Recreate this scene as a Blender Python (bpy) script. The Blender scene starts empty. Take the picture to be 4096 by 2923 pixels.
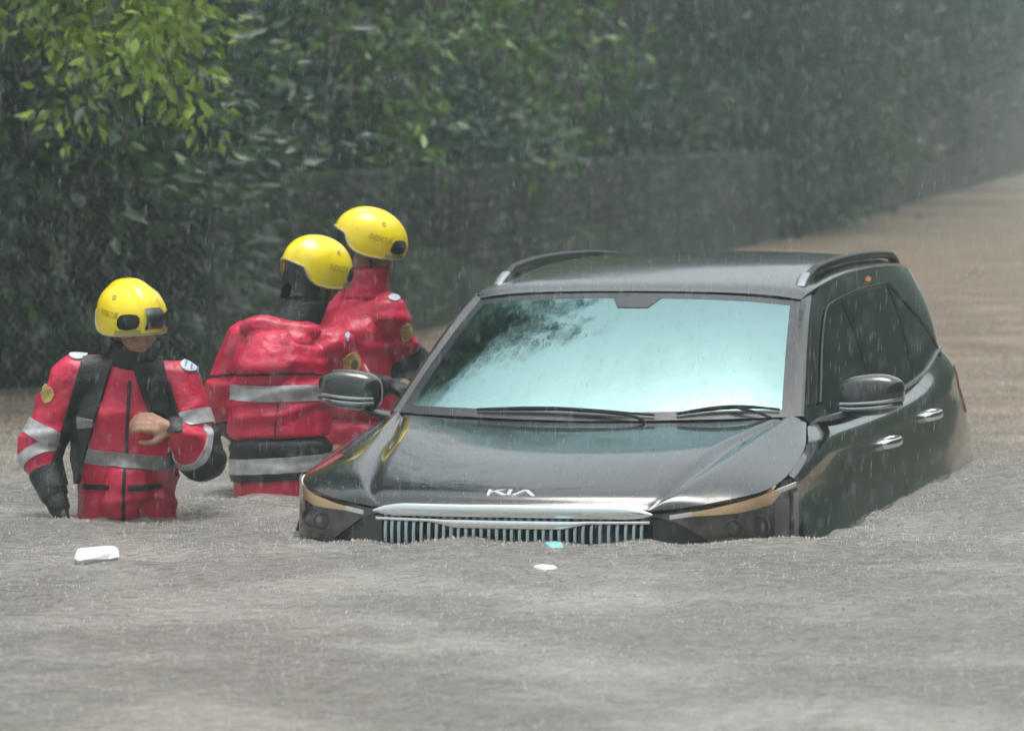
import bpy, bmesh, math, random
import numpy as np
from mathutils import Vector, Matrix, noise
from mathutils.bvhtree import BVHTree

R = math.radians
random.seed(7)
rng = np.random.default_rng(11)
scene = bpy.context.scene
COL = scene.collection

# ------------------------------------------------------------------ camera
# world: water surface z = 0, car points its nose to -Y, Z up; the road bed lies at z = -0.77
WATER = 0.735                       # water depth above the road bed
AZ = 0.26272
CAM = Vector((4.0434, -14.9318, 2.1756 - WATER))
cam_d = bpy.data.cameras.new('camera')
cam = bpy.data.objects.new('camera', cam_d)
COL.objects.link(cam)
cam_d.sensor_width = 36.0
cam_d.lens = 155.9
cam_d.clip_end = 3000
cam_d.dof.use_dof = True
cam_d.dof.focus_distance = 16.2
cam_d.dof.aperture_fstop = 4.0
tgt = Vector((-0.5102, 2.0, 1.26656 - WATER))
fwd = (tgt - CAM).normalized()
right = fwd.cross(Vector((0, 0, 1))).normalized()
up = right.cross(fwd)
roll = -0.00527
r2 = right * math.cos(roll) + up * math.sin(roll)
u2 = -right * math.sin(roll) + up * math.cos(roll)
cam.matrix_world = Matrix(((r2.x, u2.x, -fwd.x, CAM.x), (r2.y, u2.y, -fwd.y, CAM.y),
                           (r2.z, u2.z, -fwd.z, CAM.z), (0, 0, 0, 1)))
scene.camera = cam

# ------------------------------------------------------------------ sky, sun, exposure
SUN_EL, SUN_ROT = R(85), R(120)
world = bpy.data.worlds.new('World')
scene.world = world
world.use_nodes = True
wn, wl = world.node_tree.nodes, world.node_tree.links
wn.clear()
w_out = wn.new('ShaderNodeOutputWorld')
w_bg = wn.new('ShaderNodeBackground')
w_sky = wn.new('ShaderNodeTexSky')
w_sky.sky_type = 'NISHITA'
w_sky.sun_disc = False
w_sky.sun_elevation = SUN_EL
w_sky.sun_rotation = SUN_ROT
w_sky.dust_density = 6.0
w_sky.air_density = 1.5
w_hsv = wn.new('ShaderNodeHueSaturation')
w_hsv.inputs['Saturation'].default_value = 0.3
w_bg.inputs['Strength'].default_value = 0.13
wl.new(w_sky.outputs[0], w_hsv.inputs['Color'])
wl.new(w_hsv.outputs[0], w_bg.inputs[0])
wl.new(w_bg.outputs[0], w_out.inputs[0])
sun_d = bpy.data.lights.new('sun', 'SUN')
sun = bpy.data.objects.new('sun', sun_d)
COL.objects.link(sun)
sun_d.energy = 1.1
sun_d.angle = R(34)
sun_d.color = (1.0, 0.97, 0.93)
# Nishita: rotation 0 = +Y, turning clockwise seen from above
sdir = Vector((math.sin(SUN_ROT) * math.cos(SUN_EL), math.cos(SUN_ROT) * math.cos(SUN_EL), math.sin(SUN_EL)))
sun.rotation_euler = sdir.to_track_quat('Z', 'Y').to_euler()
scene.view_settings.view_transform = 'Standard'
scene.view_settings.look = 'None'
scene.view_settings.gamma = 1.0
scene.view_settings.use_curve_mapping = False
scene.view_settings.exposure = 0.76
scene.cycles.volume_bounces = 1
scene.cycles.max_bounces = 6
scene.cycles.diffuse_bounces = 3
scene.cycles.glossy_bounces = 3
scene.cycles.transmission_bounces = 4
scene.cycles.adaptive_threshold = 0.03
scene.cycles.transparent_max_bounces = 16
scene.cycles.use_denoising = True

FW = Vector((-math.sin(AZ), math.cos(AZ), 0))
RT = Vector((math.cos(AZ), math.sin(AZ), 0))


def ground(depth, lat, z=0.0):
    """a spot on the site, measured along and across the road view from the photographer's standpoint"""
    p = Vector((CAM.x, CAM.y, 0)) + FW * depth + RT * lat
    return Vector((p.x, p.y, z))


def verge(depth):
    """lateral offset of the fence / wall line beside the road"""
    if depth < 25.2:
        return -1.68 - (25.2 - depth) * 5.0
    return -1.68 + 0.1497 * (depth - 25.2)


# ------------------------------------------------------------------ materials
MATS = {}


def nt(name):
    m = bpy.data.materials.new(name)
    m.use_nodes = True
    t = m.node_tree
    b = t.nodes['Principled BSDF']
    MATS[name] = m
    return m, t, b


def mat(name, col, rough=0.5, metal=0.0, spec=0.5, coat=0.0, bump=0.0, bscale=40.0, var=0.0, vscale=6.0, ior=1.45, sheen=0.0):
    m, t, b = nt(name)
    b.inputs['Base Color'].default_value = (*col, 1)
    b.inputs['Roughness'].default_value = rough
    b.inputs['Metallic'].default_value = metal
    b.inputs['Specular IOR Level'].default_value = spec
    b.inputs['IOR'].default_value = ior
    b.inputs['Coat Weight'].default_value = coat
    b.inputs['Coat Roughness'].default_value = 0.06
    tc = t.nodes.new('ShaderNodeTexCoord')
    if var > 0:
        n = t.nodes.new('ShaderNodeTexNoise')
        n.inputs['Scale'].default_value = vscale
        n.inputs['Detail'].default_value = 6
        t.links.new(tc.outputs['Object'], n.inputs['Vector'])
        mr = t.nodes.new('ShaderNodeMapRange')
        mr.inputs['From Min'].default_value = 0.3
        mr.inputs['From Max'].default_value = 0.7
        mr.inputs['To Min'].default_value = 1 - var
        mr.inputs['To Max'].default_value = 1 + var
        t.links.new(n.outputs['Fac'], mr.inputs['Value'])
        mx = t.nodes.new('ShaderNodeMix')
        mx.data_type = 'RGBA'
        mx.blend_type = 'MULTIPLY'
        mx.inputs['Factor'].default_value = 1
        mx.inputs[6].default_value = (*col, 1)
        t.links.new(mr.outputs[0], mx.inputs[7])
        t.links.new(mx.outputs[2], b.inputs['Base Color'])
    if bump > 0:
        n = t.nodes.new('ShaderNodeTexNoise')
        n.inputs['Scale'].default_value = bscale
        n.inputs['Detail'].default_value = 3
        t.links.new(tc.outputs['Object'], n.inputs['Vector'])
        bp = t.nodes.new('ShaderNodeBump')
        bp.inputs['Strength'].default_value = bump
        bp.inputs['Distance'].default_value = 0.01
        t.links.new(n.outputs['Fac'], bp.inputs['Height'])
        t.links.new(bp.outputs[0], b.inputs['Normal'])
    return m


mat('car_paint', (0.012, 0.016, 0.017), rough=0.2, spec=0.6, coat=1.0, bump=0.05, bscale=260)
mat('black_plastic', (0.012, 0.013, 0.014), rough=0.38, bump=0.1, bscale=300)
mat('tub_black', (0.006, 0.006, 0.007), rough=0.8)
mat('chrome', (0.86, 0.89, 0.9), rough=0.09, metal=1.0)
mat('satin_chrome', (0.55, 0.58, 0.6), rough=0.28, metal=1.0)
mat('dark_chrome', (0.40, 0.43, 0.45), rough=0.22, metal=1.0)
mat('frit', (0.03, 0.033, 0.038), rough=0.2, spec=0.5, coat=0.3, bump=0.15, bscale=240)
mat('dark_glass', (0.008, 0.012, 0.012), rough=0.05, spec=0.5, coat=0.3, bump=0.03, bscale=120)
mat('amber', (0.95, 0.68, 0.40), rough=0.25, spec=0.5, coat=0.6)
mat('lamp_white', (0.9, 0.9, 0.9), rough=0.2, coat=0.6)
mat('lamp_housing', (0.22, 0.195, 0.19), rough=0.35, var=0.5, vscale=18)
mat('lamp_mauve', (0.45, 0.33, 0.42), rough=0.3)
mat('lamp_lens', (0.26, 0.25, 0.25), rough=0.05, coat=1.0)
mat('tail_red', (0.25, 0.01, 0.012), rough=0.15, coat=0.8)
mat('seat_cloth', (0.03, 0.03, 0.032), rough=0.8, bump=0.3, bscale=200)
mat('suit_red', (0.50, 0.013, 0.055), rough=0.36, spec=0.5, bump=0.75, bscale=26, var=0.25, vscale=9)
mat('suit_dark', (0.012, 0.013, 0.014), rough=0.5, bump=0.4, bscale=70)
mat('glove', (0.012, 0.012, 0.013), rough=0.5, bump=0.5, bscale=90)
mat('reflective', (0.42, 0.42, 0.43), rough=0.4, metal=0.25, var=0.25, vscale=30)
mat('reflective_dull', (0.2, 0.2, 0.19), rough=0.5, var=0.3, vscale=30)
mat('patch_white', (0.48, 0.52, 0.58), rough=0.5)
mat('patch_blue', (0.12, 0.2, 0.42), rough=0.5)
mat('badge_gold', (0.42, 0.28, 0.09), rough=0.5, var=0.3, vscale=60)
mat('badge_dark', (0.14, 0.09, 0.03), rough=0.6)
mat('skin', (0.36, 0.19, 0.12), rough=0.45, var=0.15, vscale=30)
mat('eye_white', (0.7, 0.68, 0.65), rough=0.2)
mat('hair', (0.012, 0.010, 0.009), rough=0.6)
mat('helmet_yellow', (0.92, 0.72, 0.004), rough=0.24, spec=0.5, coat=0.5, bump=0.04, bscale=200, var=0.06, vscale=9)
mat('helmet_rim', (0.42, 0.36, 0.16), rough=0.45)
mat('helmet_print', (0.50, 0.36, 0.01), rough=0.5)
mat('bark', (0.055, 0.045, 0.038), rough=0.85, bump=0.9, bscale=14, var=0.4, vscale=9)
mat('galvanised', (0.20, 0.235, 0.22), rough=0.5)
mat('fence_post', (0.035, 0.045, 0.04), rough=0.6)
mat('foam_white', (0.8, 0.82, 0.82), rough=0.6)
mat('litter_teal', (0.22, 0.55, 0.55), rough=0.4)
mat('road_bed', (0.06, 0.055, 0.05), rough=0.9, bump=0.5, bscale=30)
mat('mark_orange', (0.55, 0.16, 0.06), rough=0.5)
mat('twig_pale', (0.35, 0.36, 0.34), rough=0.6)


def mat_leaf(name, c0, c1, c2, rough=0.38):
    m, t, b = nt(name)
    g = t.nodes.new('ShaderNodeNewGeometry')
    ramp = t.nodes.new('ShaderNodeValToRGB')
    e = ramp.color_ramp.elements
    e[0].position, e[0].color = 0.0, (*c0, 1)
    e[1].position, e[1].color = 1.0, (*c2, 1)
    k = e.new(0.55)
    k.color = (*c1, 1)
    t.links.new(g.outputs['Random Per Island'], ramp.inputs[0])
    t.links.new(ramp.outputs[0], b.inputs['Base Color'])
    b.inputs['Roughness'].default_value = rough
    tr = t.nodes.new('ShaderNodeBsdfTranslucent')
    t.links.new(ramp.outputs[0], tr.inputs['Color'])
    mx = t.nodes.new('ShaderNodeMixShader')
    mx.inputs[0].default_value = 0.3
    t.links.new(b.outputs[0], mx.inputs[1])
    t.links.new(tr.outputs[0], mx.inputs[2])
    t.links.new(mx.outputs[0], t.nodes['Material Output'].inputs[0])
    return m


mat_leaf('leaf_bright', (0.15, 0.25, 0.02), (0.25, 0.39, 0.035), (0.38, 0.52, 0.09), 0.3)
mat_leaf('leaf_fresh', (0.05, 0.11, 0.025), (0.10, 0.20, 0.045), (0.17, 0.29, 0.08), 0.3)
mat_leaf('leaf_mid', (0.025, 0.055, 0.018), (0.045, 0.10, 0.028), (0.09, 0.16, 0.05), 0.34)
mat_leaf('leaf_dark', (0.022, 0.050, 0.042), (0.038, 0.082, 0.060), (0.064, 0.122, 0.082), 0.36)


def mat_windscreen():
    m, t, b = nt('windscreen_glass')
    for n in list(t.nodes):
        if n.type != 'OUTPUT_MATERIAL':
            t.nodes.remove(n)
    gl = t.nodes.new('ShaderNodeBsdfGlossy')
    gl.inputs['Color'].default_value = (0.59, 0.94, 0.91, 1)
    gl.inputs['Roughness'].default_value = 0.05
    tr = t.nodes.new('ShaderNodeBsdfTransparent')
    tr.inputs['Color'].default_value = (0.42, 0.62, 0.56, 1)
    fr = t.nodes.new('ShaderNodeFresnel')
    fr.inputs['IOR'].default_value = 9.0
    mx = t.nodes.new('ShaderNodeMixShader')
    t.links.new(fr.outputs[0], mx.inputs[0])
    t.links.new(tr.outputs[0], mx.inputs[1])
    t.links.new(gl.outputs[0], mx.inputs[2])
    t.links.new(mx.outputs[0], t.nodes['Material Output'].inputs[0])
    tc = t.nodes.new('ShaderNodeTexCoord')
    mp = t.nodes.new('ShaderNodeMapping')
    mp.inputs['Scale'].default_value = (2.2, 1.3, 1.3)
    n1 = t.nodes.new('ShaderNodeTexNoise')
    n1.inputs['Scale'].default_value = 4
    n1.inputs['Detail'].default_value = 5
    n2 = t.nodes.new('ShaderNodeTexNoise')
    n2.inputs['Scale'].default_value = 110
    n2.inputs['Detail'].default_value = 2
    ad = t.nodes.new('ShaderNodeMath')
    ad.operation = 'MULTIPLY_ADD'
    ad.inputs[1].default_value = 0.05
    bp = t.nodes.new('ShaderNodeBump')
    bp.inputs['Strength'].default_value = 0.16
    bp.inputs['Distance'].default_value = 0.01
    t.links.new(tc.outputs['Object'], mp.inputs['Vector'])
    t.links.new(mp.outputs[0], n1.inputs['Vector'])
    t.links.new(tc.outputs['Object'], n2.inputs['Vector'])
    t.links.new(n2.outputs['Fac'], ad.inputs[0])
    t.links.new(n1.outputs['Fac'], ad.inputs[2])
    t.links.new(ad.outputs[0], bp.inputs['Height'])
    t.links.new(bp.outputs[0], gl.inputs['Normal'])
    return m


mat_windscreen()


def mat_clear():
    m, t, b = nt('clear_lens')
    gl = t.nodes.new('ShaderNodeBsdfGlossy')
    gl.inputs['Roughness'].default_value = 0.06
    tr = t.nodes.new('ShaderNodeBsdfTransparent')
    tr.inputs['Color'].default_value = (0.9, 0.9, 0.9, 1)
    fr = t.nodes.new('ShaderNodeFresnel')
    fr.inputs['IOR'].default_value = 1.5
    mx = t.nodes.new('ShaderNodeMixShader')
    t.links.new(fr.outputs[0], mx.inputs[0])
    t.links.new(tr.outputs[0], mx.inputs[1])
    t.links.new(gl.outputs[0], mx.inputs[2])
    t.links.new(mx.outputs[0], t.nodes['Material Output'].inputs[0])


mat_clear()


def mat_water():
    m, t, b = nt('muddy_water')
    N, L = t.nodes, t.links
    tc = N.new('ShaderNodeTexCoord')
    mp = N.new('ShaderNodeMapping')
    mp.inputs['Rotation'].default_value = (0, 0, -AZ)
    L.new(tc.outputs['Object'], mp.inputs['Vector'])
    sep = N.new('ShaderNodeSeparateXYZ')
    L.new(mp.outputs[0], sep.inputs[0])
    big = N.new('ShaderNodeTexNoise')
    big.inputs['Scale'].default_value = 0.5
    big.inputs['Detail'].default_value = 5
    L.new(tc.outputs['Object'], big.inputs['Vector'])
    # muddier, browner run-off further up the road
    ad = N.new('ShaderNodeMath')
    ad.operation = 'MULTIPLY_ADD'
    ad.inputs[1].default_value = 5.0
    L.new(big.outputs['Fac'], ad.inputs[0])
    L.new(sep.outputs['Y'], ad.inputs[2])
    mr = N.new('ShaderNodeMapRange')
    mr.inputs['From Min'].default_value = 4.8
    mr.inputs['From Max'].default_value = 10.0
    L.new(ad.outputs[0], mr.inputs['Value'])
    mx = N.new('ShaderNodeMix')
    mx.data_type = 'RGBA'
    mx.inputs[6].default_value = (0.305, 0.295, 0.268, 1)
    mx.inputs[7].default_value = (0.30, 0.225, 0.16, 1)
    L.new(mr.outputs[0], mx.inputs['Factor'])
    mot = N.new('ShaderNodeTexNoise')
    mot.inputs['Scale'].default_value = 14
    mot.inputs['Detail'].default_value = 8
    mot.inputs['Roughness'].default_value = 0.7
    L.new(tc.outputs['Object'], mot.inputs['Vector'])
    m2 = N.new('ShaderNodeMapRange')
    m2.inputs['From Min'].default_value = 0.25
    m2.inputs['From Max'].default_value = 0.75
    m2.inputs['To Min'].default_value = 0.68
    m2.inputs['To Max'].default_value = 1.3
    L.new(mot.outputs['Fac'], m2.inputs['Value'])
    ml = N.new('ShaderNodeMix')
    ml.data_type = 'RGBA'
    ml.blend_type = 'MULTIPLY'
    ml.inputs['Factor'].default_value = 1
    L.new(mx.outputs[2], ml.inputs[6])
    L.new(m2.outputs[0], ml.inputs[7])
    L.new(ml.outputs[2], b.inputs['Base Color'])
    b.inputs['Roughness'].default_value = 0.2
    b.inputs['Specular IOR Level'].default_value = 0.5
    b.inputs['IOR'].default_value = 1.33
    # rain-pitted surface
    vo = N.new('ShaderNodeTexVoronoi')
    vo.inputs['Scale'].default_value = 20
    L.new(tc.outputs['Object'], vo.inputs['Vector'])
    fi = N.new('ShaderNodeTexNoise')
    fi.inputs['Scale'].default_value = 30
    fi.inputs['Detail'].default_value = 5
    fi.inputs['Roughness'].default_value = 0.65
    L.new(tc.outputs['Object'], fi.inputs['Vector'])
    sm = N.new('ShaderNodeMath')
    sm.operation = 'ADD'
    L.new(vo.outputs['Distance'], sm.inputs[0])
    L.new(fi.outputs['Fac'], sm.inputs[1])
    bp = N.new('ShaderNodeBump')
    bp.inputs['Strength'].default_value = 0.75
    bp.inputs['Distance'].default_value = 0.05
    L.new(sm.outputs[0], bp.inputs['Height'])
    L.new(bp.outputs[0], b.inputs['Normal'])
    # smoother slicks between the rain-beaten areas
    sl = N.new('ShaderNodeTexNoise')
    sl.inputs['Scale'].default_value = 1.1
    sl.inputs['Detail'].default_value = 6
    L.new(tc.outputs['Object'], sl.inputs['Vector'])
    m3 = N.new('ShaderNodeMapRange')
    m3.inputs['From Min'].default_value = 0.36
    m3.inputs['From Max'].default_value = 0.52
    m3.inputs['To Min'].default_value = 0.55
    m3.inputs['To Max'].default_value = 1.0
    L.new(sl.outputs['Fac'], m3.inputs['Value'])
    L.new(m3.outputs[0], bp.inputs['Strength'])


mat_water()


def mat_wall():
    m, t, b = nt('stained_wall')
    N, L = t.nodes, t.links
    tc = N.new('ShaderNodeTexCoord')
    mp = N.new('ShaderNodeMapping')
    mp.inputs['Scale'].default_value = (0.35, 0.35, 0.05)
    L.new(tc.outputs['Object'], mp.inputs['Vector'])
    n = N.new('ShaderNodeTexNoise')
    n.inputs['Scale'].default_value = 1.6
    n.inputs['Detail'].default_value = 6
    L.new(mp.outputs[0], n.inputs['Vector'])
    ramp = N.new('ShaderNodeValToRGB')
    e = ramp.color_ramp.elements
    e[0].position, e[0].color = 0.36, (0.016, 0.026, 0.023, 1)
    e[1].position, e[1].color = 0.66, (0.070, 0.038, 0.027, 1)
    k = e.new(0.5)
    k.color = (0.040, 0.033, 0.028, 1)
    L.new(n.outputs['Fac'], ramp.inputs[0])
    L.new(ramp.outputs[0], b.inputs['Base Color'])
    b.inputs['Roughness'].default_value = 0.7


mat_wall()
mat('soil_green', (0.022, 0.034, 0.018), rough=1.0, spec=0.0, var=0.6, vscale=1.2, bump=0.8, bscale=3)

# ------------------------------------------------------------------ mesh helpers


def link(o, parent=None):
    COL.objects.link(o)
    if parent is not None:
        o.parent = parent
    return o


def mobj(name, verts, faces, m, parent=None, smooth=True, sharp=None):
    me = bpy.data.meshes.new(name)
    me.from_pydata([tuple(v) for v in verts], [], faces)
    me.update()
    if smooth:
        me.polygons.foreach_set('use_smooth', [True] * len(me.polygons))
    me.materials.append(MATS[m])
    o = bpy.data.objects.new(name, me)
    link(o, parent)
    if smooth and sharp:
        me.set_sharp_from_angle(angle=R(sharp))
    return o


def empty(name, loc=(0, 0, 0), rz=0.0):
    o = bpy.data.objects.new(name, None)
    o.empty_display_size = 0.2
    o.location = loc
    o.rotation_euler = (0, 0, rz)
    return link(o)


def tag(o, label=None, cat=None, group=None, kind=None):
    if label:
        o['label'] = label
    if cat:
        o['category'] = cat
    if group:
        o['group'] = group
    if kind:
        o['kind'] = kind
    return o


def cr(pts, n=None, ts=None):
    """Catmull-Rom through control points, parameter = control index"""
    P = np.array(pts, float)
    k = len(P)
    if ts is None:
        ts = np.linspace(0, k - 1, n)
    ext = np.vstack([2 * P[0] - P[1], P, 2 * P[-1] - P[-2]])
    out = []
    for t in ts:
        i = int(min(max(math.floor(t), 0), k - 2))
        f = t - i
        a, b, c, d = ext[i], ext[i + 1], ext[i + 2], ext[i + 3]
        out.append(0.5 * (2 * b + (c - a) * f + (2 * a - 5 * b + 4 * c - d) * f * f + (3 * b - a - 3 * c + d) * f ** 3))
    return np.array(out)


def grid_faces(n, m, off=0, flip=False, wrap=False):
    f = []
    for i in range(n - 1):
        for j in range(m if wrap else m - 1):
            j2 = (j + 1) % m
            q = (off + i * m + j, off + i * m + j2, off + (i + 1) * m + j2, off + (i + 1) * m + j)
            f.append(q[::-1] if flip else q)
    return f


def patch(name, P, m, parent=None, flip=False, lip=0.0, sharp=50):
    """P[n][m] surface grid; lip folds the border inwards so a panel has an edge"""
    P = np.array(P, float)
    n, k = P.shape[:2]
    verts = P.reshape(-1, 3)
    # turn the panel so that its faces look away from the middle of the car
    nm = np.cross(np.gradient(P, axis=1), np.gradient(P, axis=0)).reshape(-1, 3).mean(0)
    flip = float(np.dot(nm, verts.mean(0) - np.array([0, 2.3, .75]))) < 0
    faces = grid_faces(n, k, flip=flip)
    if lip:
        du = np.gradient(P, axis=0)
        dv = np.gradient(P, axis=1)
        nn = np.cross(du, dv)
        nn /= np.linalg.norm(nn, axis=2, keepdims=True) + 1e-9
        if not flip:
            nn = -nn
        nn = -nn
        ring = [(0, j) for j in range(k)] + [(i, k - 1) for i in range(1, n)] + \
               [(n - 1, j) for j in range(k - 2, -1, -1)] + [(i, 0) for i in range(n - 2, 0, -1)]
        base = len(verts)
        low = np.array([P[i, j] + nn[i, j] * lip for i, j in ring])
        verts = np.vstack([verts, low])
        L = len(ring)
        for a in range(L):
            b = (a + 1) % L
            ia, ib = ring[a][0] * k + ring[a][1], ring[b][0] * k + ring[b][1]
            q = (ia, base + a, base + b, ib)
            faces.append(q if not flip else q[::-1])
    o = mobj(name, verts, faces, m, parent, True, sharp)
    return o


def sweep(name, path, prof, m, parent=None, upv=(0, 0, 1), closed_ends=True, sharp=40):
    """sweep a closed 2D profile [(a,b)] along a path; a = sideways, b = up; prof may be a list per point"""
    path = np.array(path, float)
    n = len(path)
    tan = np.gradient(path, axis=0)
    tan /= np.linalg.norm(tan, axis=1, keepdims=True) + 1e-12
    U = np.array(upv, float)
    verts = []
    per = isinstance(prof[0][0], (list, tuple, np.ndarray))
    for i in range(n):
        s = np.cross(tan[i], U)
        s /= np.linalg.norm(s) + 1e-12
        w = np.cross(s, tan[i])
        for a, b in (prof[i] if per else prof):
            verts.append(path[i] + s * a + w * b)
    k = len(prof[0]) if per else len(prof)
    faces = grid_faces(n, k, wrap=True)
    if closed_ends:
        faces.append(tuple(range(k))[::-1])
        faces.append(tuple((n - 1) * k + j for j in range(k)))
    return mobj(name, verts, faces, m, parent, True, sharp)


def circ(r, k=10, sx=1.0, sy=1.0):
    return [(r * sx * math.cos(2 * math.pi * i / k), r * sy * math.sin(2 * math.pi * i / k)) for i in range(k)]


def rrect(w, h, r=0.3, k=3):
    out = []
    rr = r * min(w, h)
    for cx, cy, a0 in ((w / 2 - rr, h / 2 - rr, 0), (-w / 2 + rr, h / 2 - rr, 90), (-w / 2 + rr, -h / 2 + rr, 180), (w / 2 - rr, -h / 2 + rr, 270)):
        for i in range(k + 1):
            a = R(a0 + 90 * i / k)
            out.append((cx + rr * math.cos(a), cy + rr * math.sin(a)))
    return out


def mirror_pts(P):
    P = np.array(P, float).copy()
    P[..., 0] *= -1
    return P


# ------------------------------------------------------------------ ground and water
def plane(name, pts, m, kind='structure'):
    o = mobj(name, pts, [tuple(range(len(pts)))], m, None, False)
    o['kind'] = kind
    return o


plane('ground', [(-700, -300, -WATER - 0.004), (700, -300, -WATER - 0.004), (700, 900, -WATER - 0.004), (-700, 900, -WATER - 0.004)], 'road_bed')


def build_water():
    step = 0.045
    d0, d1, l0, l1 = 7.0, 27.0, -4.4, 4.6
    nd, nl = int((d1 - d0) / step), int((l1 - l0) / step)
    D = np.linspace(d0, d1, nd)
    Lt = np.linspace(l0, l1, nl)
    DD, LL = np.meshgrid(D, Lt, indexing='ij')

    def vnoise(X, Y, s, seed):
        r = np.random.default_rng(seed)
        T = r.random((256, 256))
        x, y = X / s, Y / s
        xi, yi = np.floor(x).astype(int), np.floor(y).astype(int)
        fx, fy = x - xi, y - yi
        fx, fy = fx * fx * (3 - 2 * fx), fy * fy * (3 - 2 * fy)
        g = lambda a, b: T[a % 256, b % 256]
        return (g(xi, yi) * (1 - fx) * (1 - fy) + g(xi + 1, yi) * fx * (1 - fy) + g(xi, yi + 1) * (1 - fx) * fy + g(xi + 1, yi + 1) * fx * fy) - 0.5
    H = 0.036 * vnoise(DD, LL * 0.7, 0.9, 1) + 0.024 * vnoise(DD, LL * 0.75, 0.33, 2) + 0.016 * vnoise(DD, LL, 0.15, 3) + 0.008 * vnoise(DD, LL, 0.07, 4)
    # calm smear patches and livelier chop, as the surface is patchy
    amp = 0.75 + 0.9 * np.clip(vnoise(DD, LL * 0.5, 2.2, 5) + 0.25, 0, 1)
    H *= amp
    # rings spreading from the waders and a small bow wave off the car
    for dep, lat, a in ((16.85, -1.49, 0.014), (17.9, -0.96, 0.014), (15.6, -0.2, 0.010)):
        rr = np.hypot(DD - dep, LL - lat)
        H += a * np.sin(rr * 22) * np.exp(-rr * 1.6)
    edge = np.minimum.reduce([(DD - d0) / 1.5, (d1 - DD) / 3.0, (LL - l0) / 1.0, (l1 - LL) / 1.0])
    H *= np.clip(edge, 0, 1)
    fx, rx = np.array([FW.x, FW.y]), np.array([RT.x, RT.y])
    X = CAM.x + DD * fx[0] + LL * rx[0]
    Y = CAM.y + DD * fx[1] + LL * rx[1]
    V = np.stack([X, Y, H], -1).reshape(-1, 3)
    F = grid_faces(nd, nl, flip=True)
    # outer calm sheet butted to the patch
    def pt(d, l):
        g = ground(d, l)
        return (g.x, g.y, 0.0)
    b = len(V)
    ext = [pt(d0, l0), pt(d0, l1), pt(d1, l1), pt(d1, l0), pt(-200, -400), pt(-200, 400), pt(500, 400), pt(500, -400)]
    V = np.vstack([V, np.array(ext)])
    for q in ((0, 4, 5, 1), (1, 5, 6, 2), (2, 6, 7, 3), (3, 7, 4, 0)):
        F.append(tuple(b + i for i in q))
    o = mobj('water', V, F, 'muddy_water')
    o['kind'] = 'structure'
    return o


water = build_water()

# ------------------------------------------------------------------ hillsides that close the view
def hillside(name, d0, d1, off, side, hgt, shelf=6.0, steep=0.83):
    pts, n, m = [], 240, 16
    for i in range(n):
        d = d0 + (d1 - d0) * i / (n - 1)
        for j in range(m):
            s = j / (m - 1)
            dist = max(0.0, s ** 1.6 * (hgt * 1.2 + 6))
            lat = (verge(d) if side < 0 else -1.68 + 0.1497 * (d - 25.2)) + off + side * dist
            z = -0.06 + 0.56 * min(1, dist / 0.9) + max(0, dist - shelf) * steep + 0.12 * min(1, dist) * noise.noise(Vector((d * 0.5, dist, 0))) * (1 + dist * .4)
            g = ground(d, lat, z)
            pts.append((g.x, g.y, g.z))
    o = mobj(name, pts, grid_faces(n, m, flip=(side < 0)), 'soil_green')
    o['kind'] = 'structure'
    return o


hillside('hillside', 20, 300, -0.05, -1, 13)
hillside('hillside', -60, 300, 12.5, 1, 9, 0.3, 1.5)


# ------------------------------------------------------------------ foliage
def leaf_mesh(name, C, Dv, S, m):
    """C centres, Dv pointing directions, S sizes -> folded leaf blades"""
    n = len(C)
    Dv = Dv / (np.linalg.norm(Dv, axis=1, keepdims=True) + 1e-9)
    rnd = rng.normal(size=(n, 3))
    side = np.cross(Dv, rnd)
    side /= np.linalg.norm(side, axis=1, keepdims=True) + 1e-9
    nor = np.cross(side, Dv)
    S = S[:, None]
    v = np.empty((n, 4, 3))
    v[:, 0] = C - Dv * S * 0.5
    v[:, 1] = C + side * S * 0.24 + nor * S * 0.09 - Dv * S * 0.05
    v[:, 2] = C + Dv * S * 0.5 - nor * S * 0.10
    v[:, 3] = C - side * S * 0.24 + nor * S * 0.09 - Dv * S * 0.05
    V = v.reshape(-1, 3)
    me = bpy.data.meshes.new(name)
    me.vertices.add(len(V))
    me.vertices.foreach_set('co', V.ravel())
    base = (np.arange(n) * 4)[:, None]
    tri = np.concatenate([base + np.array([[0, 1, 2]]), base + np.array([[0, 2, 3]])], 1).reshape(-1, 3)
    me.loops.add(tri.size)
    me.loops.foreach_set('vertex_index', tri.ravel().astype(np.int32))
    me.polygons.add(len(tri))
    me.polygons.foreach_set('loop_start', (np.arange(len(tri)) * 3).astype(np.int32))
    me.polygons.foreach_set('loop_total', np.full(len(tri), 3, np.int32))
    me.update(calc_edges=True)
    me.materials.append(MATS[m])
    return me


def clumps(n, rx, ry, rz, zc, per, spread, size, shell=0.55, seed=1, droop=0.5):
    r = np.random.default_rng(seed)
    d = r.normal(size=(n, 3))
    d /= np.linalg.norm(d, axis=1, keepdims=True)
    rad = shell + (1 - shell) * r.random(n) ** 0.6
    rad *= 0.85 + 0.35 * r.random(n)
    cc = d * rad[:, None] * np.array([rx, ry, rz]) + np.array([0, 0, zc])
    C = np.repeat(cc, per, 0)
    off = r.normal(size=C.shape) * spread * (0.6 + 0.8 * np.repeat(r.random(n), per))[:, None]
    off[:, 2] *= 0.6
    Dv = off / spread + r.normal(size=C.shape) * 0.5 + np.repeat(d, per, 0) * 0.4
    Dv[:, 2] -= droop
    S = size * (0.65 + 0.7 * r.random(len(C)))
    return C + off, Dv, S, cc


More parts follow.
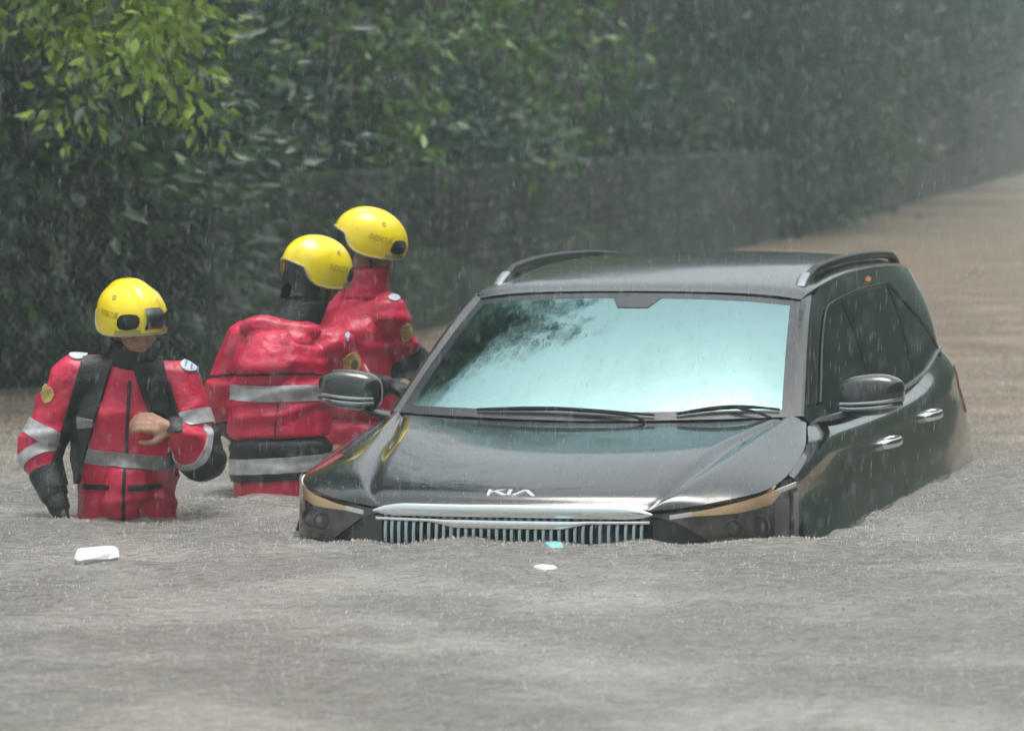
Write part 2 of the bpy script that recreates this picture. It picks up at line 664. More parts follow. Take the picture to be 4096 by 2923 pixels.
def trunk_mesh(name, h, r0, limbs, seed):
    """tapered trunk with limbs reaching towards given points"""
    r = random.Random(seed)
    V, F = [], []

    def tube(path, rad, k=8):
        b = len(V)
        n = len(path)
        for i in range(n):
            t = (path[min(i + 1, n - 1)] - path[max(i - 1, 0)]).normalized()
            s = t.cross(Vector((0.3, 1, 0.2))).normalized()
            w = t.cross(s)
            for j in range(k):
                a = 2 * math.pi * j / k
                q = path[i] + (s * math.cos(a) + w * math.sin(a)) * rad[i]
                V.append(tuple(q))
        for i in range(n - 1):
            for j in range(k):
                F.append((b + i * k + j, b + i * k + (j + 1) % k, b + (i + 1) * k + (j + 1) % k, b + (i + 1) * k + j))
    pth = [Vector((r.uniform(-.1, .1) * i * .5, r.uniform(-.1, .1) * i * .5, h * i / 7)) for i in range(8)]
    tube(pth, [r0 * (1.25 - 1.05 * i / 7) if i else r0 * 1.6 for i in range(8)])
    for p in limbs:
        p = Vector(p)
        k = min(6, max(1, int(7 * p.z / h * 0.6)))
        a = pth[k]
        mid = a.lerp(p, 0.5) + Vector((r.uniform(-.3, .3), r.uniform(-.3, .3), 0.3))
        path = [a, a.lerp(mid, .5), mid, mid.lerp(p, .5), p]
        rr = r0 * 0.42
        tube(path, [rr, rr * .8, rr * .6, rr * .35, rr * .12], 6)
    me = bpy.data.meshes.new(name)
    me.from_pydata(V, [], F)
    me.polygons.foreach_set('use_smooth', [True] * len(me.polygons))
    me.materials.append(MATS['bark'])
    return me


def make_tree_kind(seed, h, cr_r, size, n, per, m, low):
    C, Dv, S, cc = clumps(n, cr_r, cr_r, (h - low) / 2, low + (h - low) / 2, per, 0.55, size, 0.35, seed)
    crown = leaf_mesh('crown', C, Dv, S, m)
    trunk = trunk_mesh('trunk', h * 0.85, h * 0.018 + 0.05, [tuple(cc[i]) for i in range(0, min(len(cc), 64), 2)], seed)
    return trunk, crown


KIND = {
    'a': make_tree_kind(21, 14.5, 4.6, 0.17, 330, 90, 'leaf_dark', 0.6),
    'b': make_tree_kind(22, 12.0, 3.8, 0.15, 300, 90, 'leaf_mid', 0.4),
    'c': make_tree_kind(23, 16.0, 5.0, 0.19, 360, 85, 'leaf_dark', 1.2),
}


def place_tree(kind, depth, off, rz, sc, label, group='trees behind the roadside fence'):
    g = ground(depth, verge(depth) + off, 0.05 + max(0, -off - 6.25) * .83)
    t = empty('tree', g, rz)
    t.scale = (sc, sc, sc)
    tag(t, label, 'tree', group)
    for nm, me in zip(('trunk', 'crown'), KIND[kind]):
        link(bpy.data.objects.new(nm, me), t)
    return t


TREES = [('b', 26.6, -4.4, 0.3, 1.0, 'dark green tree behind the fence at the far left edge'),
         ('a', 30.0, -6.2, 1.7, 1.0, 'dark leafy tree behind the fence above the leftmost yellow helmet'),
         ('b', 34.0, -4.4, 2.9, 0.85, 'mid green tree behind the fence between the left and middle rescuers'),
         ('c', 39.0, -4.6, 4.1, 0.62, 'tall dark tree behind the fence above the two right-hand yellow helmets'),
         ('b', 44.5, -3.0, 5.3, 0.75, 'mid green tree over the fence left of the car roof'),
         ('a', 51.0, -3.4, 0.9, 0.72, 'dark tree beyond the fence end above the car roof'),
         ('c', 57.5, -2.4, 2.2, 0.7, 'tall dark tree in the gloom left of the stained wall'),
         ('a', 64.0, -1.6, 4.9, 0.75, 'dark tree leaning over the near end of the stained wall'),
         ('b', 69.5, -1.6, 1.1, 0.85, 'mid green tree overhanging the stained wall above the right roof rail'),
         ('a', 79.0, -1.4, 2.6, 0.8, 'dark tree leaning over the stained wall behind the right rear of the car'),
         ('c', 92.0, -1.2, 5.5, 0.85, 'dark tree leaning over the far part of the stained wall'),
         ('a', 110.0, -1.0, 0.4, 0.9, 'hazy dark tree leaning over the wall near the right edge'),
         ('c', 72.0, -6.0, 3.3, 1.05, 'tall dark tree rising behind the near end of the stained wall'),
         ('a', 98.0, -6.5, 3.9, 1.1, 'tall dark tree rising behind the far part of the stained wall')]
for a in TREES:
    place_tree(*a)


def make_shrub(seed, rx, rz, size, n, per, m):
    C, Dv, S, cc = clumps(n, rx, rx, rz, rz * 0.95, per, 0.26, size, 0.3, seed, 0.35)
    return (trunk_mesh('stem', rz * 1.2, 0.03, [tuple(cc[i]) for i in range(0, min(20, len(cc)), 2)], seed),
            leaf_mesh('foliage', C, Dv, S, m))


SHR = [make_shrub(31, 1.1, 1.25, 0.13, 90, 60, 'leaf_dark'), make_shrub(32, 1.2, 1.05, 0.15, 90, 55, 'leaf_mid'), make_shrub(33, 1.0, 1.5, 0.12, 95, 60, 'leaf_dark')]
shr_d = [(26.3, -4.4), (26.1, -3.4), (26.5, -2.9), (26.4, -2.7), (28.0, -2.9), 30.2, 31.7, 33.9, 36.6, 39.5, 42.6, 46.0, 50.5, 55.5, (61.0, 3.45), (64.5, 4.0), (68.5, 4.5), (73.0, 5.1)]
SHL = ['at the far left edge', 'behind the left edge of the fence', 'left of the leftmost helmet', 'just above the leftmost helmet',
       'right of the leftmost helmet', 'between the left and middle rescuers', 'left of the middle rescuer', 'just behind the middle helmet',
       'just behind the rightmost helmet', 'right of the rightmost helmet', 'left of the car roof', 'above the left roof rail',
       'above the middle of the car roof', 'left of the wall foot',
       'beyond the fence end, above the roof between the rails', 'at the near end of the stained wall', 'against the stained wall above the right roof rail', 'growing far along the stained wall beyond the car']
for i, d in enumerate(shr_d):
    g = ground(*d, 0.0) if isinstance(d, tuple) else ground(d, verge(d) - 1.45 - 0.35 * (i % 3), 0.0)
    s = empty('shrub', g, i * 1.3)
    k = 1.0 + 0.16 * math.sin(i * 2.1)
    s.scale = (k, k, k * (1.0 + 0.12 * math.cos(i)))
    tag(s, ('dense %s shrub behind the chain-link fence, %s' if i < 14 else 'dense %s shrub %s') % ('mid green' if i % 3 == 1 else 'dark green', SHL[i]), 'shrub', 'shrubs behind the fence')
    for nm, me in zip(('stem', 'foliage'), SHR[i % 3]):
        link(bpy.data.objects.new(nm, me), s)


def branch_spray(name, root, tips, seed, n, per, size, m, spread, label):
    """a long bough reaching over the fence with leaf clumps along it"""
    r = np.random.default_rng(seed)
    base = Vector(root)
    t = empty(name, base)
    tag(t, label, 'branch', 'boughs hanging over the fence')
    V, F = [], []
    cl = []
    for tip in tips:
        tip = Vector(tip)
        p = [base.lerp(tip, s) + Vector((0, 0, 0.5 * math.sin(s * math.pi) - 0.15 * s)) for s in np.linspace(0, 1, 9)]
        b = len(V)
        for i, q in enumerate(p):
            tg = (p[min(i + 1, 8)] - p[max(i - 1, 0)]).normalized()
            s_ = tg.cross(Vector((0, 0.2, 1))).normalized()
            w_ = tg.cross(s_)
            rad = 0.028 * (1 - i / 9.5)
            for j in range(6):
                a = 2 * math.pi * j / 6
                V.append(tuple(q + (s_ * math.cos(a) + w_ * math.sin(a)) * rad - base))
        for i in range(8):
            for j in range(6):
                F.append((b + i * 6 + j, b + i * 6 + (j + 1) % 6, b + (i + 1) * 6 + (j + 1) % 6, b + (i + 1) * 6 + j))
        for k in range(n):
            s = 0.25 + 0.78 * r.random() ** 0.7
            i = min(8, int(s * 8))
            cl.append(np.array(p[i] - base) + r.normal(size=3) * np.array([0.16, 0.2, 0.14]) * spread)
    mobj('limb', V, F, 'bark', t)
    cc = np.array(cl)
    C = np.repeat(cc, per, 0)
    off = r.normal(size=C.shape) * 0.085 * spread
    Dv = off / 0.09 + r.normal(size=C.shape) * 0.35
    Dv[:, 2] -= 0.9
    S = size * (0.6 + 0.8 * r.random(len(C)))
    link(bpy.data.objects.new('foliage', leaf_mesh('foliage', C + off, Dv, S, m)), t)
    return t


def px(u, v, depth):
    """a site point given by its bearing (in the survey picture, 2276 wide) and its distance"""
    lat = (u - 1138) / 9857.0 * depth
    return ground(depth, lat, CAM.z - (v - 301) / 9857.0 * depth)


branch_spray('bough', px(60, -500, 25.2), [px(100, 40, 23.2), px(250, 20, 23.0), px(340, 90, 22.8), px(410, 180, 22.6), px(410, 40, 23.0), px(320, 160, 22.9)],
             41, 40, 22, 0.088, 'leaf_bright', 1.15, 'bright green leafy bough hanging over the fence at top left')
branch_spray('bough', px(900, -420, 33.0), [px(700, 90, 31.0), px(820, 60, 31.0), px(1010, 60, 31.5), px(1120, 140, 31.5), px(960, 170, 31.2), px(720, 220, 30.6), px(880, 330, 31.0)],
             42, 14, 14, 0.13, 'leaf_fresh', 1.5, 'mid green leafy bough above the two right-hand yellow helmets')
branch_spray('bough', px(1300, -380, 38.0), [px(1180, 160, 36.0), px(1280, 210, 36.0), px(1360, 240, 36.5), px(1400, 90, 36.5), px(1200, 40, 36.0)],
             43, 10, 12, 0.15, 'leaf_fresh', 1.8, 'loose green bough above the left end of the car roof')
branch_spray('bough', px(-60, -300, 24.8), [px(10, 200, 23.4), px(-20, 90, 23.4), px(60, 250, 23.6)],
             44, 8, 14, 0.09, 'leaf_mid', 1.2, 'darker bough hanging at the extreme left edge of the picture')


branch_spray('bough', px(1980, -420, 88), [px(1880, 60, 84), px(1960, 120, 84), px(2040, 40, 86), px(2120, 110, 90), px(1780, 30, 80)],
             46, 22, 14, 0.26, 'leaf_dark', 5.0, 'dark growth hanging over the stained wall at upper right')
branch_spray('bough', px(2240, -330, 112), [px(2200, 20, 110), px(2260, 90, 112), px(2300, 40, 114)],
             47, 16, 14, 0.3, 'leaf_mid', 5.0, 'green growth hanging over the wall at the top right corner')
branch_spray('bough', (-8.6, 7.4, 7.2), [(-3.2, 6.9, 5.9), (-2.6, 6.5, 5.9), (-2.2, 6.0, 6.0), (-4.2, 6.6, 5.9), (-3.6, 7.5, 5.9), (-4.4, 6.0, 5.9)],
             45, 44, 18, 0.2, 'leaf_dark', 2.0, 'dark bough high over the road, mirrored in the upper left of the windscreen')


# ------------------------------------------------------------------ chain-link fence
def build_fence():
    z0, z1 = -0.74, 1.22
    corner = ground(25.2, -1.68)
    f = empty('chain_link_fence', (corner.x, corner.y, -WATER))
    tag(f, 'dark green chain-link fence with posts running along the flooded roadside', 'fence')
    H0, H1 = z0 + WATER, z1 + WATER
    pitch, wr = 0.05, 0.0019
    rows = int((H1 - H0) / pitch)
    zz = H0 + np.arange(rows + 1) * (H1 - H0) / rows
    odd = np.arange(rows + 1) % 2
    prof = np.array([(wr, 0), (-wr * .5, wr * .87), (-wr * .5, -wr * .87)])
    sec = np.zeros((rows + 1, 3, 3))
    for k in range(3):
        sec[:, k, 0] = np.where(odd == 0, -0.5, 0.5) * pitch + prof[k, 0] * 1.2
        sec[:, k, 1] = prof[k, 1] + np.where(odd == 0, 1, -1) * wr
        sec[:, k, 2] = zz
    sec = sec.reshape(-1, 3)
    fq = np.array(grid_faces(rows + 1, 3, wrap=True))
    post_me = None
    allV, allF, nb = [], [], 0
    for end in (ground(63.0, verge(63.0)), ground(23.9, -8.2)):
        run = end - corner
        length = run.length
        ang = math.atan2(run.y, run.x)
        ca, sa = math.cos(ang), math.sin(ang)
        for i in range(1 if nb else 0, int(length / 3.0) + (1 if nb else 0)):
            if post_me is None:
                o = sweep('post', [(0, 0, H0 - 0.02), (0, 0, H1 * 0.5), (0, 0, H1 + 0.06)], circ(0.02, 10), 'fence_post', f, upv=(0, 1, 0))
                post_me = o.data
            else:
                o = bpy.data.objects.new('post', post_me)
                link(o, f)
            x, y = i * 3.0, 0.035 * (-1 if nb else 1)
            o.location = (x * ca - y * sa, x * sa + y * ca, 0)
        # woven wire: zig-zag pickets, 60 mm diamonds, real wire
        for i in range(int(length / pitch)):
            p = sec + np.array([i * pitch, 0, 0])
            allV.append(np.stack([p[:, 0] * ca - p[:, 1] * sa, p[:, 0] * sa + p[:, 1] * ca, p[:, 2]], -1))
            allF.append(fq + nb)
            nb += len(sec)
    allV, allF = np.concatenate(allV), np.concatenate(allF)
    me2 = bpy.data.meshes.new('wire_mesh')
    me2.vertices.add(len(allV))
    me2.vertices.foreach_set('co', allV.ravel())
    me2.loops.add(allF.size)
    me2.loops.foreach_set('vertex_index', allF.ravel().astype(np.int32))
    me2.polygons.add(len(allF))
    me2.polygons.foreach_set('loop_start', (np.arange(len(allF)) * 4).astype(np.int32))
    me2.polygons.foreach_set('loop_total', np.full(len(allF), 4, np.int32))
    me2.update(calc_edges=True)
    me2.materials.append(MATS['galvanised'])
    w = bpy.data.objects.new('wire_mesh', me2)
    link(w, f)
    w['kind'] = 'stuff'


build_fence()


# ------------------------------------------------------------------ retaining wall
def build_wall():
    d0, d1, bay = 64.5, 280.0, 9.0
    A, B = ground(d0, verge(d0)), ground(d1, verge(d1))
    dirv = (B - A).normalized()
    w = empty('retaining_wall', (A.x, A.y, -WATER))
    w.rotation_euler = (0, 0, math.atan2(dirv.y, dirv.x))
    tag(w, 'tall dark brown stained retaining wall receding beside the flooded road at right', 'wall')
    n = int((B - A).length / bay)
    me = mp = mc = None

    def box(name, x0, x1, y0, y1, z0, z1, m, bev=0.03):
        bm = bmesh.new()
        vs = [bm.verts.new((x, y, z)) for x in (x0, x1) for y in (y0, y1) for z in (z0, z1)]
        for q in ((0, 1, 3, 2), (4, 6, 7, 5), (0, 4, 5, 1), (2, 3, 7, 6), (0, 2, 6, 4), (1, 5, 7, 3)):
            bm.faces.new([vs[i] for i in q])
        bmesh.ops.recalc_face_normals(bm, faces=bm.faces)
        bmesh.ops.bevel(bm, geom=list(bm.edges), offset=bev, segments=1, affect='EDGES')
        m_ = bpy.data.meshes.new(name)
        bm.to_mesh(m_)
        bm.free()
        m_.materials.append(MATS[m])
        return m_
    me = box('panel', 0.006, bay - 0.006, 0.0, 0.5, -0.1, 8.2, 'stained_wall', 0.012)
    mc = box('coping', 0.01, bay - 0.01, -0.3, 0.6, 8.203, 8.45, 'stained_wall', 0.04)
    for i in range(n):
        for nm, m_ in (('panel', me), ('coping', mc)):
            o = bpy.data.objects.new(nm, m_)
            link(o, w)
            o.location = (i * bay, 0, 0)


build_wall()


# ------------------------------------------------------------------ the car (z measured from the road bed, root sits at -WATER)
car = empty('car', (0, 0, -WATER))
tag(car, 'dark SUV stranded in brown floodwater up to its grille', 'car')


def both(fn):
    for s in (1, -1):
        fn(s)


def sx(P, s):
    P = np.array(P, float).copy()
    P[..., 0] *= s
    return P


# hood: three long curves (centre, crease, outer edge)
HC = [(0, .030, .878), (0, .105, .930), (0, .42, 1.008), (0, .80, 1.062), (0, 1.10, 1.102)]
HK = [(.485, .096, .868), (.522, .19, .926), (.575, .50, 1.010), (.635, .85, 1.070), (.725, 1.21, 1.118)]
HE = [(.515, .112, .862), (.705, .205, .890), (.872, .41, .932), (.880, .90, 1.018), (.815, 1.30, 1.098)]
nv = 48
tt = np.linspace(0, 4, nv)
hc, hk, he = cr(HC, ts=tt), cr(HK, ts=tt), cr(HE, ts=tt)


def hood_grid(nu=22):
    rows = []
    for i in range(nv):
        row = []
        for j in range(-2 * nu, 2 * nu + 1):
            a = abs(j) / nu
            s = 1 if j >= 0 else -1
            if a <= 1:
                p = hc[i].copy()
                p[0] = hk[i][0] * a
                p[1] = hc[i][1] + (hk[i][1] - hc[i][1]) * a ** 2
                p[2] = hc[i][2] + (hk[i][2] - hc[i][2]) * a ** 3 + 0.006 * (a ** 2 - a ** 3)
            else:
                b = a - 1
                p = hk[i] * (1 - b) + he[i] * b
                p[2] += 0.018 * 4 * b * (1 - b) * min(1, tt[i] / 1.5)
                # soft shoulder right beside the crease
                p[2] -= 0.012 * math.exp(-((b - 0.14) / 0.12) ** 2) * min(1, tt[i])
            p[0] *= s
            row.append(p)
        rows.append(row)
    return np.array(rows)


HG = hood_grid()
hood = patch('hood', HG, 'car_paint', car, flip=True, lip=0.02, sharp=60)
hood_bvh = BVHTree.FromPolygons([tuple(v.co) for v in hood.data.vertices], [tuple(p.vertices) for p in hood.data.polygons])


def on_hood(x, y, off=0.003):
    hit = hood_bvh.ray_cast(Vector((x, y, 3)), Vector((0, 0, -1)))
    return (hit[0] + Vector((0, 0, off))) if hit[0] else Vector((x, y, 0.95))


# front plan outline with the height of the fascia's upper edge
FP = [(0, .030), (.25, .045), (.50, .098), (.66, .165), (.79, .262), (.868, .372), (.915, .50), (.935, .60)]
FZ = [.866, .864, .855, .872, .898, .921, .938, .948]
NF = 60


def fcurve(t):
    p = cr(FP, ts=[t])[0]
    z = cr([(a,) for a in FZ], ts=[t])[0][0]
    return p[0], p[1], z


def fascia_point(t, z, off=0.0):
    """off > 0 = sunk behind the outline"""
    x, y, zt = fcurve(abs(t))
    e = 1e-3
    x2, y2, _ = fcurve(min(abs(t) + e, 7))
    x1, y1, _ = fcurve(max(abs(t) - e, 0))
    tx, ty = x2 - x1, y2 - y1
    l = math.hypot(tx, ty)
    nx, ny = -ty / l, tx / l           # inward normal
    lean = 0.10 * (zt - z)
    X, Y = x + nx * off, y + ny * off - lean * 0.3
    return np.array([math.copysign(1, t) * X if t else 0.0, Y, z])


# lower bumper skin (under water for the most part)
patch('bumper', [[fascia_point(t, .30 + (.735 - .30) * k / 6, 0.0) for k in range(7)] for t in np.linspace(-7, 7, 61)], 'car_paint', car, flip=False)
patch('bumper_upper', [[fascia_point(t, z, 0.058) for z in (.62, .70, .78, .83)] for t in np.linspace(1.98, 7, 30)], 'car_paint', car)
patch('bumper_upper', [[fascia_point(-t, z, 0.058) for z in (.62, .70, .78, .83)] for t in np.linspace(1.98, 7, 30)], 'car_paint', car)
# dark recess behind the grille
patch('grille_backing', [[fascia_point(t, z, 0.05) for z in (.60, .70, .78, .85)] for t in np.linspace(-2.05, 2.05, 31)], 'tub_black', car)
grille = empty('grille')
grille.parent = car
slat_bm = sweep('slat', [(0, 0, .62), (0, -.004, .70), (0, -.004, .79), (0, 0.012, .848)], rrect(.0165, .030, .4, 2), 'dark_chrome', grille, upv=(0, 1, 0))
slat_me = slat_bm.data
k = 0
for i in range(34):
    x = -.470 + .94 * i / 33
    t = np.interp(abs(x), [p[0] for p in FP], range(len(FP)))
    p = fascia_point(math.copysign(t, x) if x else 0.0, .75, .028)
    if i == 0:
        o = slat_bm
    else:
        o = bpy.data.objects.new('slat', slat_me)
        link(o, grille)
    o.location = (p[0], p[1], 0)
# chrome bars of the grille surround
tb = np.linspace(-2.02, 2.02, 61)
top_path = [fascia_point(t, np.interp(abs(t), [0, 1.5, 2.02], [.862, .859, .852]), -.006) for t in tb]
top_prof = []
for t in tb:
    w = np.interp(abs(t), [0, 1.6, 1.85, 2.02], [1, 1, .75, .12])
    top_prof.append([(a, b) for a, b in rrect(.026, .046 * w, .45, 3)])
sweep('chrome_bar', top_path, top_prof, 'chrome', car)
tb = np.linspace(-1.98, 1.98, 81)
lo_path, lo_prof = [], []
for t in tb:
    x = fcurve(abs(t))[0]
    dip = np.clip((0.30 - abs(x)) / 0.12, 0, 1)
    dip = dip * dip * (3 - 2 * dip)
    h = .012 + .020 * dip
    lo_path.append(fascia_point(t, .824 - .010 * dip, -.001))
    lo_prof.append(rrect(.02, h, .4, 3))
sweep('chrome_bar', lo_path, lo_prof, 'chrome', car)


def headlight(s):
    hl = empty('headlight')
    hl.parent = car
    ts = np.linspace(2.04, 7.0, 40)

    def zb(t):
        return float(np.interp(t, [2.04, 2.6, 3.4, 4.2, 7.0], [.842, .815, .745, .70, .72]))

    def zt(t):
        return fcurve(t)[2] - .006
    def gr(f0, f1, off, n=6, tr=ts):
        return [[fascia_point(s * t, zb(t) + (zt(t) - zb(t)) * (f0 + (f1 - f0) * k / (n - 1)), off) for k in range(n)] for t in tr]
    fl = s < 0
    patch('housing', gr(0, 1, .050), 'lamp_housing', hl, flip=not fl)
    patch('lens_cover', gr(0, 1, .0), 'clear_lens', hl, flip=not fl)
    # amber strip under the hood edge
    ta = np.linspace(2.75, 5.7, 26)
    Pa = []
    for t in ta:
        w = np.interp(t, [2.75, 4.0, 5.2, 5.7], [.30, .95, 1.1, .35])
        th = .040 * w
        Pa.append([fascia_point(s * t, zt(t) - .006 - th * k / 4, .012) for k in range(5)])
    patch('amber_strip', Pa, 'amber', hl, flip=fl, lip=.012)
    # white tips at both ends of it
    for t0, t1 in ((2.35, 2.85), (5.55, 6.75)):
        tw = np.linspace(t0, t1, 8)
        patch('reflector', [[fascia_point(s * t, zt(t) - .004 - .016 * k / 3, .009) for k in range(4)] for t in tw], 'lamp_white', hl, flip=fl, lip=.008)
    # outer marker column, mauve reflector behind it
    te = np.linspace(6.62, 6.95, 6)
    patch('marker', [[fascia_point(s * (t - .10 * (k / 7)), .735 + .165 * k / 7, .006) for k in range(8)] for t in te], 'lamp_white', hl, flip=not fl, lip=.006)
    tm = np.linspace(5.55, 6.6, 10)
    patch('side_reflector', [[fascia_point(s * t, .73 + .15 * k / 6, .03) for k in range(7)] for t in tm], 'lamp_mauve', hl, flip=not fl)
    # projector bowls
    for tpos, rad in ((4.0, .036), (5.0, .040)):
        c = fascia_point(s * tpos, .792, .046)
        V, F = [], []
        rings = [(rad, .0), (rad * 1.02, -.028), (rad * .86, -.028), (rad * .82, -.005)]
        for rr, dy in rings:
            for j in range(20):
                a = 2 * math.pi * j / 20
                V.append((c[0] + rr * math.cos(a), c[1] + dy, c[2] + rr * math.sin(a)))
        F = grid_faces(4, 20, wrap=True)
        ring = mobj('projector', V, F, 'lamp_housing', hl, True, 40)
        V, F = [], []
        for q in range(7):
            an = (math.pi / 2) * q / 6
            for j in range(20):
                a = 2 * math.pi * j / 20
                V.append((c[0] + rad * .82 * math.sin(an) * math.cos(a), c[1] - .004 - .026 * math.cos(an), c[2] + rad * .82 * math.sin(an) * math.sin(a)))
        mobj('projector_lens', V, grid_faces(7, 20, wrap=True), 'lamp_lens', hl)


both(headlight)

# badge: three joined slanted letters lying on the hood nose
def badge():
    strokes = [[(-.085, 0), (-.073, 0), (-.073, 1), (-.085, 1)],
               [(-.073, .36), (-.073, .60), (-.040, 1), (-.022, 1)],
               [(-.062, .52), (-.050, .66), (-.008, 0), (-.026, 0)],
               [(-.012, 0), (.002, 0), (.002, 1), (-.012, 1)],
               [(.004, 0), (.020, 0), (.056, .98), (.044, 1)],
               [(.044, 1), (.060, .98), (.092, 0), (.076, 0)]]
    V, F = [], []
    for st in strokes:
        b = len(V)
        for lift in (.0005, .006):
            for a, c in st:
                p = on_hood(a, .062 + c * .034, lift)
                V.append(tuple(p))
        F += [(b + 4, b + 5, b + 6, b + 7)] + [(b + i, b + (i + 1) % 4, b + 4 + (i + 1) % 4, b + 4 + i) for i in range(4)]
    mobj('badge', V, F, 'chrome', car, False)


badge()

# body sides: inner top edge Q, shoulder S, waist M, lower L, sill B per station y
ST = [(.605, .884, .958, .910, .938, .938, .840), (1.02, .874, 1.034, .912, 1.000, .948, .86), (1.36, .815, 1.094, .900, 1.040, .952, .875),
      (2.0, .845, 1.082, .905, 1.045, .957, .88), (2.55, .850, 1.086, .908, 1.050, .960, .88), (3.2, .848, 1.108, .908, 1.066, .960, .89),
      (3.72, .845, 1.150, .902, 1.090, .955, .90), (4.15, .830, 1.225, .885, 1.140, .942, .92), (4.48, .775, 1.235, .840, 1.150, .915, .94), (4.70, .66, 1.17, .735, 1.10, .845, .93)]
Yb = [r[0] for r in ST]


def station(y):
    t = np.interp(y, Yb, range(len(Yb)))
    q = cr(ST, ts=[t])[0]
    _, qx, qz, s_x, sz, mx_, mz = q
    prof = [(qx, qz), (s_x, sz), ((s_x + mx_) / 2 - .006, (sz + mz) / 2 + .005), (mx_ - .010, mz), (mx_ + .024, .74), (mx_ + .060, .60), (mx_ + .03, .42), (mx_ - .06, .28)]
    P = cr(prof, 30)
    return np.c_[P[:, 0], np.full(len(P), y), P[:, 1]]


def side_panel(name, y0, y1, s, parent=None):
    ys = np.linspace(y0, y1, max(6, int((y1 - y0) / .04)))
    return patch(name, sx([station(y) for y in ys], s), 'car_paint', parent or car, flip=(s < 0), lip=.02, sharp=60)


def handle(door, y, z, s):
    st = station(y)
    j = int(np.argmin(abs(st[:, 2] - z)))
    x = st[j, 0]
    path = [(s * (x + o), y + dy, z + dz) for dy, o, dz in ((-.10, -.008, -.004), (-.085, .022, 0), (-.03, .040, .003), (.04, .042, .005), (.085, .026, .006), (.10, -.008, .004))]
    path = cr(path, 18)
    sweep('handle', path, circ(.016, 10, .8, 1.15), 'chrome', door, sharp=60)


def sides(s):
    side_panel('fender', .61, 1.40, s)
    fd = side_panel('door', 1.406, 2.50, s)
    handle(fd, 2.36, .955, s)
    rd = side_panel('door', 2.506, 3.52, s)
    handle(rd, 3.36, 1.0, s)
    side_panel('quarter_panel', 3.526, 4.70, s)


both(sides)

# dark tub that fills the body shell
tub = []
for y in np.linspace(.20, 4.60, 40):
    hw = np.interp(y, [.2, .45, .8, 4.3, 4.6], [.55, .74, .80, .80, .66])
    zt_ = np.interp(y, [.2, .6, 1.15, 1.5, 4.2, 4.6], [.80, .90, 1.0, 1.0, 1.04, 1.0])
    tub.append([(-hw, y, .33), (-hw, y, zt_ - .05), (-hw * .9, y, zt_), (0, y, zt_), (hw * .9, y, zt_), (hw, y, zt_ - .05), (hw, y, .33)])
patch('underbody', tub, 'tub_black', car)

# greenhouse --------------------------------------------------------------
W0 = [(0, 1.125, 1.108), (.27, 1.14, 1.112), (.54, 1.195, 1.118), (.765, 1.29, 1.122)]
W1 = [(0, 1.935, 1.562), (.23, 1.943, 1.559), (.45, 1.97, 1.549), (.645, 2.03, 1.528)]


def full(c, n):
    P = cr(c, n)
    return np.vstack([sx(P[::-1][:-1], -1), P])


w0, w1 = full(W0, 25), full(W1, 25)
NWS = 30
WSG = []
for i in range(NWS):
    f = i / (NWS - 1)
    row = []
    for j in range(len(w0)):
        p = w0[j] * (1 - f) + w1[j] * f
        c = 1 - abs(j / (len(w0) - 1) * 2 - 1) ** 4
        bul = .030 * 4 * f * (1 - f) * (.6 + .4 * c)
        row.append(p + np.array([0, -.5, .86]) * bul)
    WSG.append(row)
WSG = np.array(WSG)


def ws_point(u, v, off=0.0):
    """u 0..1 across, v 0..1 up the screen"""
    n, m_ = WSG.shape[:2]
    a, b = v * (n - 1), u * (m_ - 1)
    i, j = min(int(a), n - 2), min(int(b), m_ - 2)
    fa, fb = a - i, b - j
    p = WSG[i, j] * (1 - fa) * (1 - fb) + WSG[i + 1, j] * fa * (1 - fb) + WSG[i, j + 1] * (1 - fa) * fb + WSG[i + 1, j + 1] * fa * fb
    return p + np.array([0, -.46, .89]) * off


scr = patch('windscreen', [[ws_point(u, v) for u in np.linspace(0.03, .97, 60)] for v in np.linspace(.055, .935, 30)], 'windscreen_glass', car, flip=True)
# black ceramic border round the glass, flush, butted to it
fr_in = [(u, .055) for u in np.linspace(.03, .97, 40)] + [(.97, v) for v in np.linspace(.055, .935, 24)[1:]] + \
        [(u, .935) for u in np.linspace(.97, .03, 40)[1:]] + [(.03, v) for v in np.linspace(.935, .055, 24)[1:-1]]


def outer(u, v):
    return (min(max((u - .5) * 1.064 + .5, 0), 1), min(max((v - .495) * 1.125 + .495, 0), 1))


V, F = [], []
for u, v in fr_in:
    V.append(ws_point(u, v, 0.0))
    V.append(ws_point(*outer(u, v), 0.0))
nfi = len(fr_in)
for i in range(nfi):
    j = (i + 1) % nfi
    F.append((2 * i, 2 * i + 1, 2 * j + 1, 2 * j))
mobj('windscreen_border', V, F, 'frit', scr)
# sensor patch at the top centre
patch('sensor_cover', [[ws_point(.5 + (u - .5) * (.085 + .05 * v) + .02, .845 + .094 * v, .0025) for u in np.linspace(0, 1, 8)] for v in np.linspace(0, 1, 6)], 'frit', scr, flip=True, lip=.004)
# interior mirror
V = []
bmx = bmesh.new()
bmesh.ops.create_uvsphere(bmx, u_segments=16, v_segments=10, radius=1)
for v in bmx.verts:
    v.co = Vector((v.co.x * .12, 1.93 + v.co.y * .02, 1.47 + v.co.z * .032))
me = bpy.data.meshes.new('rear_view_mirror')
bmx.to_mesh(me)
bmx.free()
me.materials.append(MATS['black_plastic'])
link(bpy.data.objects.new('rear_view_mirror', me), car)

